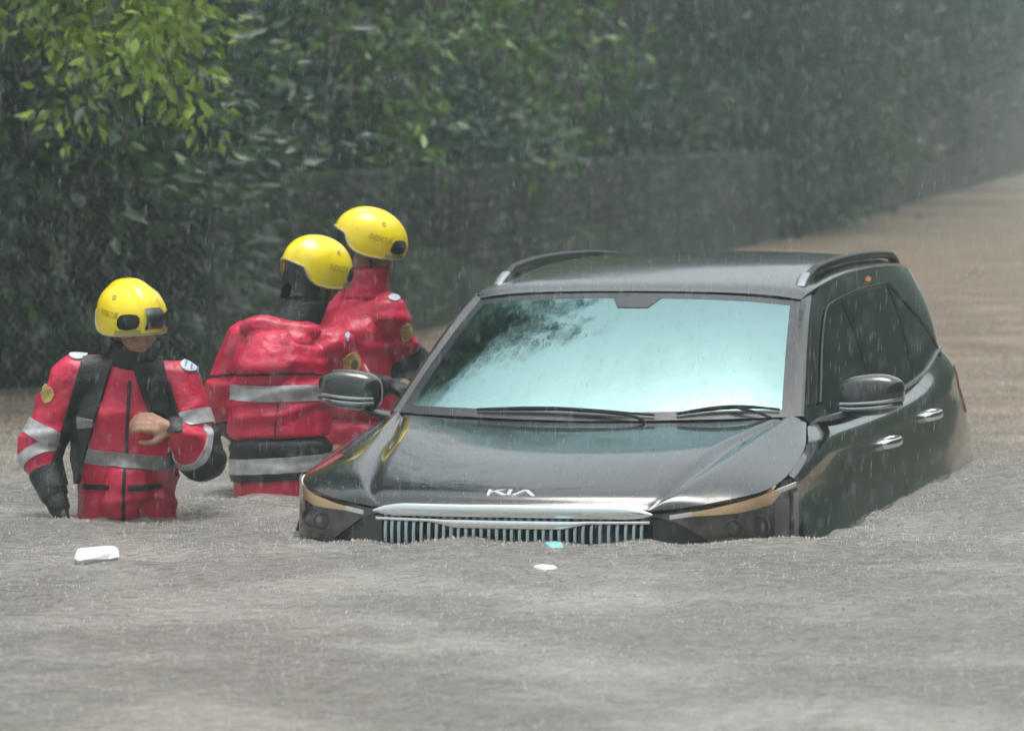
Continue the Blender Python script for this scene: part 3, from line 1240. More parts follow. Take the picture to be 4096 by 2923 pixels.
# roof
RC = [(1.935, 1.566), (2.10, 1.606), (2.6, 1.660), (3.2, 1.680), (3.8, 1.672), (4.35, 1.640), (4.70, 1.600)]
RE = [(.648, 2.03, 1.532), (.674, 2.20, 1.572), (.692, 2.65, 1.612), (.697, 3.2, 1.626), (.690, 3.8, 1.620), (.672, 4.3, 1.596), (.630, 4.64, 1.562)]
rc, re_ = cr(RC, 40), cr(RE, 40)
rows = []
for i in range(40):
    row = []
    for j in range(-14, 15):
        a = abs(j) / 14
        x = re_[i][0] * a
        y = rc[i][0] + (re_[i][1] - rc[i][0]) * a ** 2
        z = rc[i][1] + (re_[i][2] - rc[i][1]) * (0.5 * a ** 2 + .5 * a ** 6)
        row.append((math.copysign(x, j), y, z))
    rows.append(row)
roof = patch('roof', rows, 'car_paint', car, flip=True, lip=.012, sharp=60)
# header strip between glass and roof
hdr = []
for j in range(len(w1)):
    a = abs(j / (len(w1) - 1) * 2 - 1)
    p = w1[j]
    hdr.append(p)

# side shell: belt curve -> A-pillar line / roof edge
BELT = [(1.33, .822, 1.090), (1.6, .842, 1.088), (2.0, .850, 1.090), (2.55, .853, 1.094), (3.2, .852, 1.112), (3.72, .848, 1.152), (4.15, .832, 1.226), (4.50, .775, 1.238)]
TOP = [(1.33, .815, 1.098), (1.52, .783, 1.216), (1.75, .742, 1.358), (1.98, .704, 1.484), (2.20, .680, 1.562), (2.65, .696, 1.604), (3.2, .701, 1.618), (3.8, .694, 1.612), (4.3, .674, 1.586), (4.52, .645, 1.560)]


def ycurve(C, y):
    t = np.interp(y, [p[0] for p in C], range(len(C)))
    return cr(C, ts=[t])[0]


def g_point(y, h, off=0.0):
    b, t = ycurve(BELT, y), ycurve(TOP, y)
    x = b[1] + (t[1] - b[1]) * h + .022 * 4 * h * (1 - h) * min(1, (t[2] - b[2]) / .4)
    z = b[2] + (t[2] - b[2]) * h
    return np.array([x + off * .9, y, z + off * .35])


def h_at(y, z):
    b, t = ycurve(BELT, y), ycurve(TOP, y)
    return (z - b[2]) / max(t[2] - b[2], 1e-4)


def z_lo(y):
    return ycurve(BELT, y)[2] + .022


def z_hi(y):
    z = ycurve(TOP, y)[2] - np.interp(y, [1.4, 2.0, 2.4, 3.3], [.075, .080, .082, .085])
    if y > 3.40:
        z = min(z, 1.545 - (y - 3.40) * .40 - .25 * max(0, y - 3.9) ** 1.3)
    return z


def greenhouse_side(s):
    ys = np.concatenate([np.linspace(1.34, 2.2, 24), np.linspace(2.25, 4.50, 40)])
    patch('side_frame', sx([[g_point(y, h) for h in np.linspace(0, 1, 14)] for y in ys], s), 'car_paint', car, flip=(s > 0), lip=.012, sharp=60)
    for y0, y1 in ((1.56, 2.44), (2.50, 3.40), (3.45, 4.16)):
        rows = []
        for y in np.linspace(y0, y1, 26):
            a, b = z_lo(y), max(z_hi(y), z_lo(y) + .004)
            rows.append([g_point(y, h_at(y, a + (b - a) * k / 9), .004) for k in range(10)])
        patch('side_window', sx(rows, s), 'dark_glass', car, flip=(s > 0), lip=.003)
    # black pillar covers between the windows
    for y0, y1 in ((2.443, 2.497), (3.403, 3.447)):
        rows = []
        for y in np.linspace(y0, y1, 4):
            a, b = z_lo(y), z_hi(y)
            rows.append([g_point(y, h_at(y, a + (b - a) * k / 9), .006) for k in range(10)])
        patch('pillar_cover', sx(rows, s), 'black_plastic', car, flip=(s > 0), lip=.004)
    # bright moulding under the windows, satin one above
    sweep('belt_moulding', sx([g_point(y, h_at(y, z_lo(y) - .010), .008) for y in np.linspace(1.50, 4.18, 60)], s), rrect(.010, .016, .4, 2), 'satin_chrome', car)
    sweep('window_moulding', sx([g_point(y, h_at(y, z_hi(y) + .012), .007) for y in np.linspace(1.53, 4.17, 70)], s), rrect(.008, .014, .4, 2), 'black_plastic', car)
    # A-pillar skin between windscreen and side frame
    rows = []
    for f in np.linspace(0, 1, 24):
        a = ws_point(1.0, f)
        y = 1.335 + (2.14 - 1.335) * f
        b = ycurve(TOP, y)
        b = np.array([b[1], y, b[2]])
        mid = (a + b) / 2 + np.array([.014, -.012, .012])
        rows.append(cr([a, mid, b], 8))
    patch('pillar', sx(rows, s), 'car_paint', car, flip=(s < 0), lip=.006, sharp=60)
    # roof rail: raised bar on two feet
    path = []
    for y in np.linspace(2.24, 4.42, 40):
        i = int(np.argmin(abs(re_[:, 1] - y)))
        lift = .026 * min(1, (y - 2.24) / .22) ** .7 * min(1, (4.42 - y) / .25) ** .7
        path.append((re_[i][0] - .062, y, re_[i][2] + .012 + lift))
    path = np.array(path)
    rail = sweep('roof_rail', sx(path, s), rrect(.040, .034, .45, 3), 'black_plastic', car)
    p0 = path[0]
    sweep('rail_foot', sx([(p0[0] + .003, 2.17, p0[2] - .020), (p0[0] + .002, 2.22, p0[2] + .004), (p0[0], 2.30, p0[2] + .028)], s), rrect(.046, .030, .45, 3), 'satin_chrome', rail)


both(greenhouse_side)

# cowl between hood and glass, wipers
cow = []
for j in range(-20, 21):
    a = abs(j) / 20
    s = -1 if j < 0 else 1
    i = nv - 1
    u = a * 2
    if u <= 1:
        p = np.array([hk[i][0] * u, hc[i][1] + (hk[i][1] - hc[i][1]) * u ** 2, hc[i][2] + (hk[i][2] - hc[i][2]) * u ** 3])
    else:
        p = hk[i] * (2 - u) + he[i] * (u - 1)
    q = ws_point(.5 + s * a * .5, 0.0)
    p = p + np.array([0, -.03, -.022])
    q = q + np.array([0, .02, -.010])
    cow.append([(s * p[0], p[1], p[2]), (s * (p[0] + abs(q[0])) / 2, (p[1] + q[1]) / 2, (p[2] + q[2]) / 2 - .006), (s * abs(q[0]), q[1], q[2])])
patch('cowl', cow, 'black_plastic', car, flip=False)


def wiper(u0, u1, v0, v1, name='wiper'):
    pts = [ws_point(u0 + (u1 - u0) * f, v0 + (v1 - v0) * f + .02 * math.sin(math.pi * f), .010 + .006 * math.sin(math.pi * f)) for f in np.linspace(0, 1, 18)]
    prof = [circ(.004 + .004 * math.sin(math.pi * min(1, f * 1.1 + .05)), 6, 1, 1.2) for f in np.linspace(0, 1, 18)]
    w = sweep(name, pts, prof, 'tub_black', car)
    arm = [ws_point(u1 - .02, -.02, .01), ws_point(u1 - .06, .010, .018), ws_point((u0 + u1) / 2, (v0 + v1) / 2 + .015, .022)]
    sweep('wiper_arm', cr(arm, 10), circ(.006, 6), 'tub_black', w)


wiper(.235, .665, .035, .020)
wiper(.715, .965, .025, .040)


# door mirrors
def door_mirror(s):
    m_ = empty('door_mirror', (s * .870, 1.50, 1.150))
    m_.parent = car
    bm = bmesh.new()
    bmesh.ops.create_uvsphere(bm, u_segments=28, v_segments=18, radius=1)
    for v in bm.verts:
        x, y, z = v.co
        f = lambda a, e: math.copysign(abs(a) ** e, a)
        X = f(x, .62) * .125
        Y = f(y, .7) * .075
        Z = f(z, .62) * .078
        if z > 0:
            Z *= 1 - .28 * max(0, (X / .125)) ** 2
        if Y > 0.02:
            Y = .02 + (Y - .02) * .5
        Z += .012 * (X / .125)
        v.co = Vector((s * (X + .155), Y, Z + .045))
    if s < 0:
        bmesh.ops.reverse_faces(bm, faces=bm.faces)
    me = bpy.data.meshes.new('housing')
    bm.to_mesh(me)
    bm.free()
    me.polygons.foreach_set('use_smooth', [True] * len(me.polygons))
    me.materials.append(MATS['car_paint'])
    link(bpy.data.objects.new('housing', me), m_)
    # lower scoop and indicator strip
    strip = [(s * .045, -.060, .012), (s * .10, -.080, .014), (s * .18, -.083, .020), (s * .245, -.066, .028), (s * .277, -.030, .034)]
    sweep('indicator', cr(strip, 20), rrect(.010, .013, .4, 2), 'satin_chrome', m_)
    strip = [(s * .045, -.056, -.006), (s * .10, -.077, -.006), (s * .18, -.080, .000), (s * .245, -.062, .008), (s * .275, -.026, .012)]
    sweep('trim', cr(strip, 20), rrect(.012, .016, .4, 2), 'dark_chrome', m_)
    base = [(s * -.045, .00, -.058), (s * .02, -.01, -.050), (s * .08, -.01, -.030), (s * .13, 0, -.010)]
    sweep('stalk', cr(base, 12), circ(.026, 10, 1.3, .8), 'black_plastic', m_)
    # mirror glass facing the rear
    V = [(s * .155, .052, .045)] + [(s * (.155 + .105 * math.copysign(abs(math.cos(a)) ** .6, math.cos(a))), .052, .045 + .06 * math.copysign(abs(math.sin(a)) ** .6, math.sin(a))) for a in np.linspace(0, 2 * math.pi, 28, endpoint=False)]
    mobj('mirror_glass', V, [(0, 1 + i, 1 + (i + 1) % 28) for i in range(28)], 'chrome', m_, False)


both(door_mirror)

# rear end (not facing the picture, but the car is whole)
rear_t = [(x, y, z) for x, y, z in zip(np.linspace(-.62, .62, 21), [4.70 - .06 * abs(a) ** 2 for a in np.linspace(-1, 1, 21)], [1.598 - .04 * a * a for a in np.linspace(-1, 1, 21)])]
rear_m = [(x, 4.76 - .08 * a * a, 1.15) for a, x in zip(np.linspace(-1, 1, 21), np.linspace(-.665, .665, 21))]
rear_b = [(x, 4.82 - .10 * a * a, .62) for a, x in zip(np.linspace(-1, 1, 21), np.linspace(-.84, .84, 21))]
rear_l = [(x, 4.78 - .10 * a * a, .32) for a, x in zip(np.linspace(-1, 1, 21), np.linspace(-.80, .80, 21))]
patch('rear_window', [rear_t, rear_m], 'dark_glass', car, flip=False, lip=.01)
patch('tailgate', [[(p[0], p[1], p[2] - .004) for p in rear_m], rear_b, rear_l], 'car_paint', car, flip=False, lip=.01)
both(lambda s: patch('tail_light', sx([[station(y)[j] + np.array([.006, 0, 0]) for j in range(4, 13)] for y in np.linspace(4.38, 4.70, 8)], s), 'tail_red', car, flip=(s < 0), lip=.01))


# interior seen faintly through the glass
def seat(x, y, wd=.27):
    st = empty('seat', (x, y, .62))
    st.parent = car

    def pad(name, c, d, e=.45):
        bm = bmesh.new()
        bmesh.ops.create_uvsphere(bm, u_segments=16, v_segments=10, radius=1)
        for v in bm.verts:
            q = [math.copysign(abs(a) ** e, a) for a in v.co]
            v.co = Vector((c[0] + q[0] * d[0], c[1] + q[1] * d[1], c[2] + q[2] * d[2]))
        me = bpy.data.meshes.new(name)
        bm.to_mesh(me)
        bm.free()
        me.polygons.foreach_set('use_smooth', [True] * len(me.polygons))
        me.materials.append(MATS['seat_cloth'])
        link(bpy.data.objects.new(name, me), st)
    pad('cushion', (0, 0, .40), (wd, .26, .03))
    pad('backrest', (0, .25, .50), (wd * .92, .07, .27))
    pad('headrest', (0, .28, .83), (wd * .48, .05, .085))


seat(.38, 2.25)
seat(-.38, 2.25)
seat(.40, 3.2)
seat(-.40, 3.2)
dash = []
for j in np.linspace(-.70, .70, 21):
    dash.append([(j, 1.30 + .1 * (j / .7) ** 2, 1.05), (j, 1.50, 1.085), (j, 1.72, 1.075), (j, 1.80, 1.02), (j, 1.80, .9)])
patch('dashboard', dash, 'black_plastic', car, flip=True)
V = []
F = []
for i in range(28):
    a = 2 * math.pi * i / 28
    for j in range(8):
        b = 2 * math.pi * j / 8
        rr = .175 + .014 * math.cos(b)
        V.append((.38 + rr * math.cos(a), 1.86 + .5 * .17 * math.sin(a) + .012 * math.sin(b), 1.10 + .87 * rr * math.sin(a) * .9))
for i in range(28):
    for j in range(8):
        F.append((i * 8 + j, i * 8 + (j + 1) % 8, ((i + 1) % 28) * 8 + (j + 1) % 8, ((i + 1) % 28) * 8 + j))
mobj('steering_wheel', V, F, 'black_plastic', car)


# ------------------------------------------------------------------ people
def capsule_bm(bm, p0, r0, p1, r1, k=10):
    """tapered round-ended limb segment, r may be (rx, ry, rz)"""
    vs = []
    for p, r in ((Vector(p0), r0), (Vector(p1), r1)):
        rx, ry, rz = (r, r, r) if isinstance(r, (int, float)) else r
        for i in range(k):
            a = 2 * math.pi * i / k
            for j in range(-2, 3):
                b = math.pi / 2 * j / 2.4
                vs.append(bm.verts.new(p + Vector((rx * math.cos(a) * math.cos(b), ry * math.sin(a) * math.cos(b), rz * math.sin(b)))))
    res = bmesh.ops.convex_hull(bm, input=vs)
    dead = [g for g in res['geom_interior'] if isinstance(g, bmesh.types.BMVert)]
    bmesh.ops.delete(bm, geom=dead, context='VERTS')


def solid(name, prims, m, parent, voxel=.010, smooth=6, wrinkle=0.0, wscale=9.0, seed=0.0, zcut=None):
    """union of limb segments melted into one continuous surface"""
    bm = bmesh.new()
    for pr in prims:
        capsule_bm(bm, *pr)
    me = bpy.data.meshes.new('tmp')
    bm.to_mesh(me)
    bm.free()
    o = bpy.data.objects.new('tmp', me)
    COL.objects.link(o)
    md = o.modifiers.new('r', 'REMESH')
    md.mode = 'VOXEL'
    md.voxel_size = voxel
    ms = o.modifiers.new('s', 'SMOOTH')
    ms.factor = 0.5
    ms.iterations = smooth
    dg = bpy.context.evaluated_depsgraph_get()
    dg.update()
    out = bpy.data.meshes.new_from_object(o.evaluated_get(dg))
    bpy.data.objects.remove(o)
    if wrinkle > 0:
        n = len(out.vertices)
        co = np.empty(n * 3)
        no = np.empty(n * 3)
        out.vertices.foreach_get('co', co)
        out.vertices.foreach_get('normal', no)
        co = co.reshape(-1, 3)
        no = no.reshape(-1, 3)
        for i in range(n):
            v = Vector(co[i])
            w = Vector((v.x * .8 + v.z * .5, v.y * .8, v.z * 1.9 - v.x * .4)) * wscale + Vector((seed, 0, 0))
            q = noise.noise(w)
            a = (1 - abs(q) * 3.2 if abs(q) < .31 else 0) * (.5 + noise.noise(w * .37 + Vector((4, 4, seed)))) + .7 * noise.noise(w * .45)
            co[i] += no[i] * wrinkle * a
        out.vertices.foreach_set('co', co.ravel())
    out.polygons.foreach_set('use_smooth', [True] * len(out.polygons))
    out.materials.clear()
    out.materials.append(MATS[m])
    out.name = name
    out.update()
    ob = bpy.data.objects.new(name, out)
    return link(ob, parent)


def skin_of(src, name, g, m, parent, off=.004):
    """a band or patch sewn on a garment: the part of its surface where g(point, normal) > 0, lifted off"""
    me = src.data
    vals = {}

    def val(vi):
        if vi not in vals:
            v = me.vertices[vi]
            vals[vi] = g(v.co, v.normal)
        return vals[vi]
    idx, V, F = {}, [], []

    def vert(key, co, no):
        if key not in idx:
            idx[key] = len(V)
            V.append((co, no))
        return idx[key]
    for p in me.polygons:
        vs = list(p.vertices)
        gv = [val(i) for i in vs]
        if max(gv) <= 0:
            continue
        f = []
        for a in range(len(vs)):
            b = (a + 1) % len(vs)
            if gv[a] > 0:
                f.append(vert(vs[a], me.vertices[vs[a]].co, me.vertices[vs[a]].normal))
            if (gv[a] > 0) != (gv[b] > 0):
                t = gv[a] / (gv[a] - gv[b])
                va, vb = me.vertices[vs[a]], me.vertices[vs[b]]
                f.append(vert((min(vs[a], vs[b]), max(vs[a], vs[b])), va.co.lerp(vb.co, t), va.normal.lerp(vb.normal, t)))
        if len(f) >= 3:
            F.append(tuple(f))
    if not F:
        print('EMPTY PATCH', name)
        return None
    ed = set()
    for f in F:
        for a, b in zip(f, f[1:] + f[:1]):
            ed.add((a, b))
    out = [co + no * off for co, no in V]
    low = {}
    for (a, b) in list(ed):
        if (b, a) not in ed:
            for q in (a, b):
                if q not in low:
                    low[q] = len(out)
                    out.append(V[q][0] - V[q][1] * .002)
            F.append((b, a, low[a], low[b]))
    return mobj(name, out, F, m, parent, True, 60)


def lerp3(a, b, t):
    return tuple(a[i] + (b[i] - a[i]) * t for i in range(3))


def slab(p0, p1, t0, t1, rad):
    """condition: inside the slab t0..t1 along the limb p0->p1 and within rad of its axis"""
    a, b = Vector(p0), Vector(p1)
    d = b - a
    L2 = d.length_squared

    def f(c, n):
        t = (c - a).dot(d) / L2
        return min((t - t0) * d.length, (t1 - t) * d.length, rad - (c - a - d * t).length)
    return f


def near(p, r, squash=(1, 1, 1)):
    P = Vector(p)
    return lambda c, n: r - Vector(((c.x - P.x) / squash[0], (c.y - P.y) / squash[1], (c.z - P.z) / squash[2])).length


def hand_prims(wrist, direc, palm_n, grip=0.5, sc=1.0, thumb=1):
    """palm, four unequal bent fingers and a thumb"""
    w = Vector(wrist)
    d = Vector(direc).normalized()
    n = Vector(palm_n)
    n = (n - d * n.dot(d)).normalized()
    s = d.cross(n)
    P = []
    palm_c = w + d * .055 * sc
    P.append((tuple(w), .026 * sc, tuple(w + d * .03 * sc), .028 * sc))
    for k in (-1.0, -.33, .33, 1.0):
        P.append((tuple(w + d * .02 * sc + s * k * .016 * sc), .014 * sc, tuple(w + d * .085 * sc + s * k * .030 * sc), .0125 * sc))
    lens = (.062, .076, .080, .070)
    for q, k in enumerate((1.0, .33, -.33, -1.0)):
        a = w + d * .088 * sc + s * k * .030 * sc
        L = lens[q] * sc
        ang = grip * 1.1
        d1 = (d * math.cos(ang) + n * math.sin(ang)).normalized()
        b = a + d1 * L * .5
        ang2 = ang + grip * 1.5
        d2 = (d * math.cos(ang2) + n * math.sin(ang2)).normalized()
        c = b + d2 * L * .32
        ang3 = ang2 + grip * .8
        d3 = (d * math.cos(ang3) + n * math.sin(ang3)).normalized()
        e = c + d3 * L * .24
        P += [(tuple(a), .0100 * sc, tuple(b), .0092 * sc), (tuple(b), .0092 * sc, tuple(c), .0085 * sc), (tuple(c), .0085 * sc, tuple(e), .0072 * sc)]
    a = w + d * .022 * sc - s * thumb * .024 * sc
    b = a + (d * .6 - s * thumb * .7 + n * .35).normalized() * .042 * sc
    c = b + (d * .75 - s * thumb * .1 + n * .6).normalized() * .032 * sc
    e = c + (d * .8 + s * thumb * .15 + n * .5).normalized() * .024 * sc
    P += [(tuple(a), .0135 * sc, tuple(b), .0115 * sc), (tuple(b), .0115 * sc, tuple(c), .0100 * sc), (tuple(c), .0100 * sc, tuple(e), .0085 * sc)]
    return P


def frame(fr, upv):
    f = Vector(fr).normalized()
    u = Vector(upv)
    u = (u - f * u.dot(f)).normalized()
    l = u.cross(f)
    return f, l, u


def head_prims(c, f, l, u):
    def q(a, b, d):
        return tuple(Vector(c) + f * a + l * b + u * d)
    P = [(q(.005, 0, .03), .088, q(-.02, 0, .035), .09),
         (q(.035, 0, -.035), .066, q(.03, 0, .02), .074),
         (q(.050, 0, -.080), .034, q(.02, 0, -.06), .055),
         (q(.068, 0, -.086), .018, q(.06, 0, -.07), .026),
         (q(.090, 0, .008), .010, q(.108, 0, -.026), .013),
         (q(.094, -.012, -.030), .008, q(.094, .012, -.030), .008),
         (q(.085, -.030, .024), .012, q(.085, .030, .024), .012),
         (q(.070, -.042, -.022), .022, q(.070, .042, -.022), .022),
         (q(.088, -.017, -.053), .008, q(.088, .017, -.053), .008),
         (q(.084, -.014, -.066), .008, q(.084, .014, -.066), .008)]
    for s in (-1, 1):
        P.append((q(-.005, s * .086, .012), .010, q(-.015, s * .092, -.025), .010))
    return P


# ---- helmet: shell generated in its own frame (front +X, left +Y, up +Z)
HA, HB, HH = .150, .122, .124


def edge_z(th):
    """height of the lower edge round the helmet, th = 0 at the brow, pi at the nape"""
    a = abs((th + math.pi) % (2 * math.pi) - math.pi)
    return float(np.interp(a, [0, .5, .9, 1.25, 1.6, 1.95, 2.2, 2.45, 3.15], [-.022, -.030, -.045, -.060, -.074, -.076, -.062, -.022, -.012]))


def shell_point(th, f, off=0.0):
    """f 0 crown .. 1 rim"""
    ze = edge_z(th)
    if ze >= 0:
        amax = math.acos(ze / HH)
    else:
        amax = math.pi / 2 - ze / HH * 1.0
    a = f * amax
    if a <= math.pi / 2:
        rr, z = math.sin(a), HH * math.cos(a)
    else:
        z = -(a - math.pi / 2) * HH
        rr = 1.0 - .10 * ((a - math.pi / 2) / .8) ** 2
    e = .92
    cx, cy = math.cos(th), math.sin(th)
    x = HA * rr * math.copysign(abs(cx) ** e, cx)
    y = HB * rr * math.copysign(abs(cy) ** e, cy)
    x *= 1.0 + (.05 if cx < 0 else 0)
    # raised crest along the middle, stepped side panels
    cres = .0075 / (1 + math.exp((abs(y) - .040) / .004)) * (1 if z > -.02 else 0.3)
    nrm = Vector((x / HA, y / HB, max(z, 0) / HH)).normalized()
    return Vector((x, y, z)) + nrm * (off + cres)


def helmet(parent, c, f, l, u, lamp=False):
    h = empty('helmet')
    h.parent = parent
    M = Matrix(((f.x, l.x, u.x, c[0]), (f.y, l.y, u.y, c[1]), (f.z, l.z, u.z, c[2]), (0, 0, 0, 1)))
    h.matrix_local = M
    NT, NR = 96, 26
    V, F = [], []
    for i in range(NR):
        for j in range(NT):
            V.append(shell_point(2 * math.pi * j / NT, (i / (NR - 1)) if i else .002))
    F = grid_faces(NR, NT, wrap=True, flip=False)
    F.append(tuple(range(NT)))
    b = len(V)
    for j in range(NT):
        V.append(shell_point(2 * math.pi * j / NT, 1, -.012))
        V.append(shell_point(2 * math.pi * j / NT, .55, -.014))
    for j in range(NT):
        k = (j + 1) % NT
        F.append(((NR - 1) * NT + j, b + 2 * j, b + 2 * k, (NR - 1) * NT + k)[::-1])
        F.append((b + 2 * j, b + 2 * j + 1, b + 2 * k + 1, b + 2 * k)[::-1])
    mobj('shell', V, F, 'helmet_yellow', h, True, 50)
    # edge trim
    rim = [shell_point(2 * math.pi * j / 72, 1, .001) for j in range(73)]
    sweep('edge_trim', rim, circ(.0055, 6), 'helmet_rim', h)
    for s in (-1, 1):
        # dark slot for goggles clip on the lower front side
        rows = []
        for t in np.linspace(.42, 1.08, 14):
            ze = edge_z(t)
            w = max(0.0, math.sin(math.pi * (t - .42) / .66)) ** .35
            rows.append([shell_point(s * t, 1 - (.10 + .26 * k / 5) * (1.0) - (.13 * (1 - w)) * (1 if k < 3 else -1) * .6, .004 + .003 * math.sin(math.pi * k / 5)) for k in range(6)])
        mesh_rows('side_slot', rows, 'tub_black', h)
        rows = []
        for t in np.linspace(.36, 1.14, 14):
            rows.append([shell_point(s * t, 1 - .085 * k / 3, .005) for k in range(4)])
        mesh_rows('slot_rail', rows, 'helmet_rim', h)
        # stamped lettering
        fc = bpy.data.curves.new('print', 'FONT')
        fc.body = 'RESCUE'
        fc.size = .025
        fc.offset = .0004
        fc.align_x = 'CENTER'
        to = bpy.data.objects.new('tmp', fc)
        COL.objects.link(to)
        dg = bpy.context.evaluated_depsgraph_get()
        dg.update()
        tm = bpy.data.meshes.new_from_object(to.evaluated_get(dg))
        bpy.data.objects.remove(to)
        for v in tm.vertices:
            x, y = v.co.x, v.co.y
            th = 1.42 - x / .140
            v.co = shell_point(s * (th if s < 0 else 1.42 + x / .140), .72 - y / .20, .0016)
        tm.materials.clear()
        tm.materials.append(MATS['helmet_print'])
        tm.name = 'lettering'
        link(bpy.data.objects.new('lettering', tm), h)
    # small vent ring on the upper side
    for s in (-1, 1):
        cpt = shell_point(s * 1.5, .42, .001)
        n = Vector((cpt.x / HA, cpt.y / HB, cpt.z / HH)).normalized()
        a = n.orthogonal().normalized()
        bb = n.cross(a)
        pth = [cpt + (a * math.cos(t) + bb * math.sin(t)) * .008 for t in np.linspace(0, 2 * math.pi, 14)]
        sweep('vent', pth, circ(.0022, 5), 'helmet_rim', h, upv=tuple(n))
    if lamp:
        rows = []
        for t in np.linspace(-.26, .26, 10):
            rows.append([shell_point(t, .90 - .34 * k / 6, .004 + .024 * math.sin(math.pi * k / 6)) for k in range(7)])
        mesh_rows('lamp_mount', rows, 'black_plastic', h)
    pts = [shell_point(-1.55, .98, -.012), Vector((.03, -.085, -.10)), Vector((.062, -.04, -.142)), Vector((.068, 0, -.150)), Vector((.062, .04, -.142)), Vector((.03, .085, -.10)), shell_point(1.55, .98, -.012)]
    sweep('chin_strap', cr([tuple(q) for q in pts], 24), rrect(.004, .016, .4, 2), 'black_plastic', h, upv=(1, 0, .2))
    return h


def mesh_rows(name, rows, m, parent):
    n, k = len(rows), len(rows[0])
    return mobj(name, [tuple(p) for r in rows for p in r], grid_faces(n, k), m, parent)


def neck_guard(parent, c, f, l, u, lo_r=.13, drop=.17, m='suit_dark', a0=.9):
    """black cloth skirt hanging from the nape of the helmet"""
    rows = []
    for i in range(9):
        s = i / 8
        row = []
        for t in np.linspace(a0, 2 * math.pi - a0, 40):
            p = shell_point(t, .93, -.016)
            q = Vector((p.x * (1 - .12 * s) + (.0), p.y * (1 - .10 * s), p.z - drop * s * (1 + .12 * math.sin(t * 9))))
            row.append(Vector(c) + f * q.x + l * q.y + u * q.z)
        rows.append(row)
    return mesh_rows('neck_guard', rows, m, parent)


def eyes(parent, c, f, l, u):
    for s in (-1, 1):
        bm = bmesh.new()
        bmesh.ops.create_uvsphere(bm, u_segments=12, v_segments=8, radius=.011)
        me = bpy.data.meshes.new('eye')
        bm.to_mesh(me)
        bm.free()
        me.materials.append(MATS['eye_white'])
        o = bpy.data.objects.new('eye', me)
        link(o, parent)
        o.location = Vector(c) + f * .082 + l * (s * .031) + u * .002


def person(label, base, rz):
    p = empty('person', base, rz)
    tag(p, label, 'person', 'rescuers in red suits and yellow helmets')
    return p


DEPTH_FEET = -WATER - .015


def legs(hip, spread=.11, fwd_=(0, 0), rad=1.0, yaw=0.0):
    hx, hy, hz = hip
    P = []
    for s in (-1, 1):
        dx, dy = math.cos(yaw) * s * spread, math.sin(yaw) * s * spread
        a = (hx + dx * .8, hy + dy * .8, hz)
        k = (hx + dx * 1.1 + fwd_[0], hy + dy * 1.1 + fwd_[1], (hz + DEPTH_FEET) / 2 + .02)
        f = (hx + dx * 1.15, hy + dy * 1.15, DEPTH_FEET + .06)
        P += [(a, .092 * rad, k, .066 * rad), (k, .066 * rad, f, .048 * rad),
              (f, .046 * rad, (f[0] + fwd_[0] * .6 + .03, f[1] + fwd_[1] * .6 - .08, DEPTH_FEET + .045), .040 * rad)]
    return P


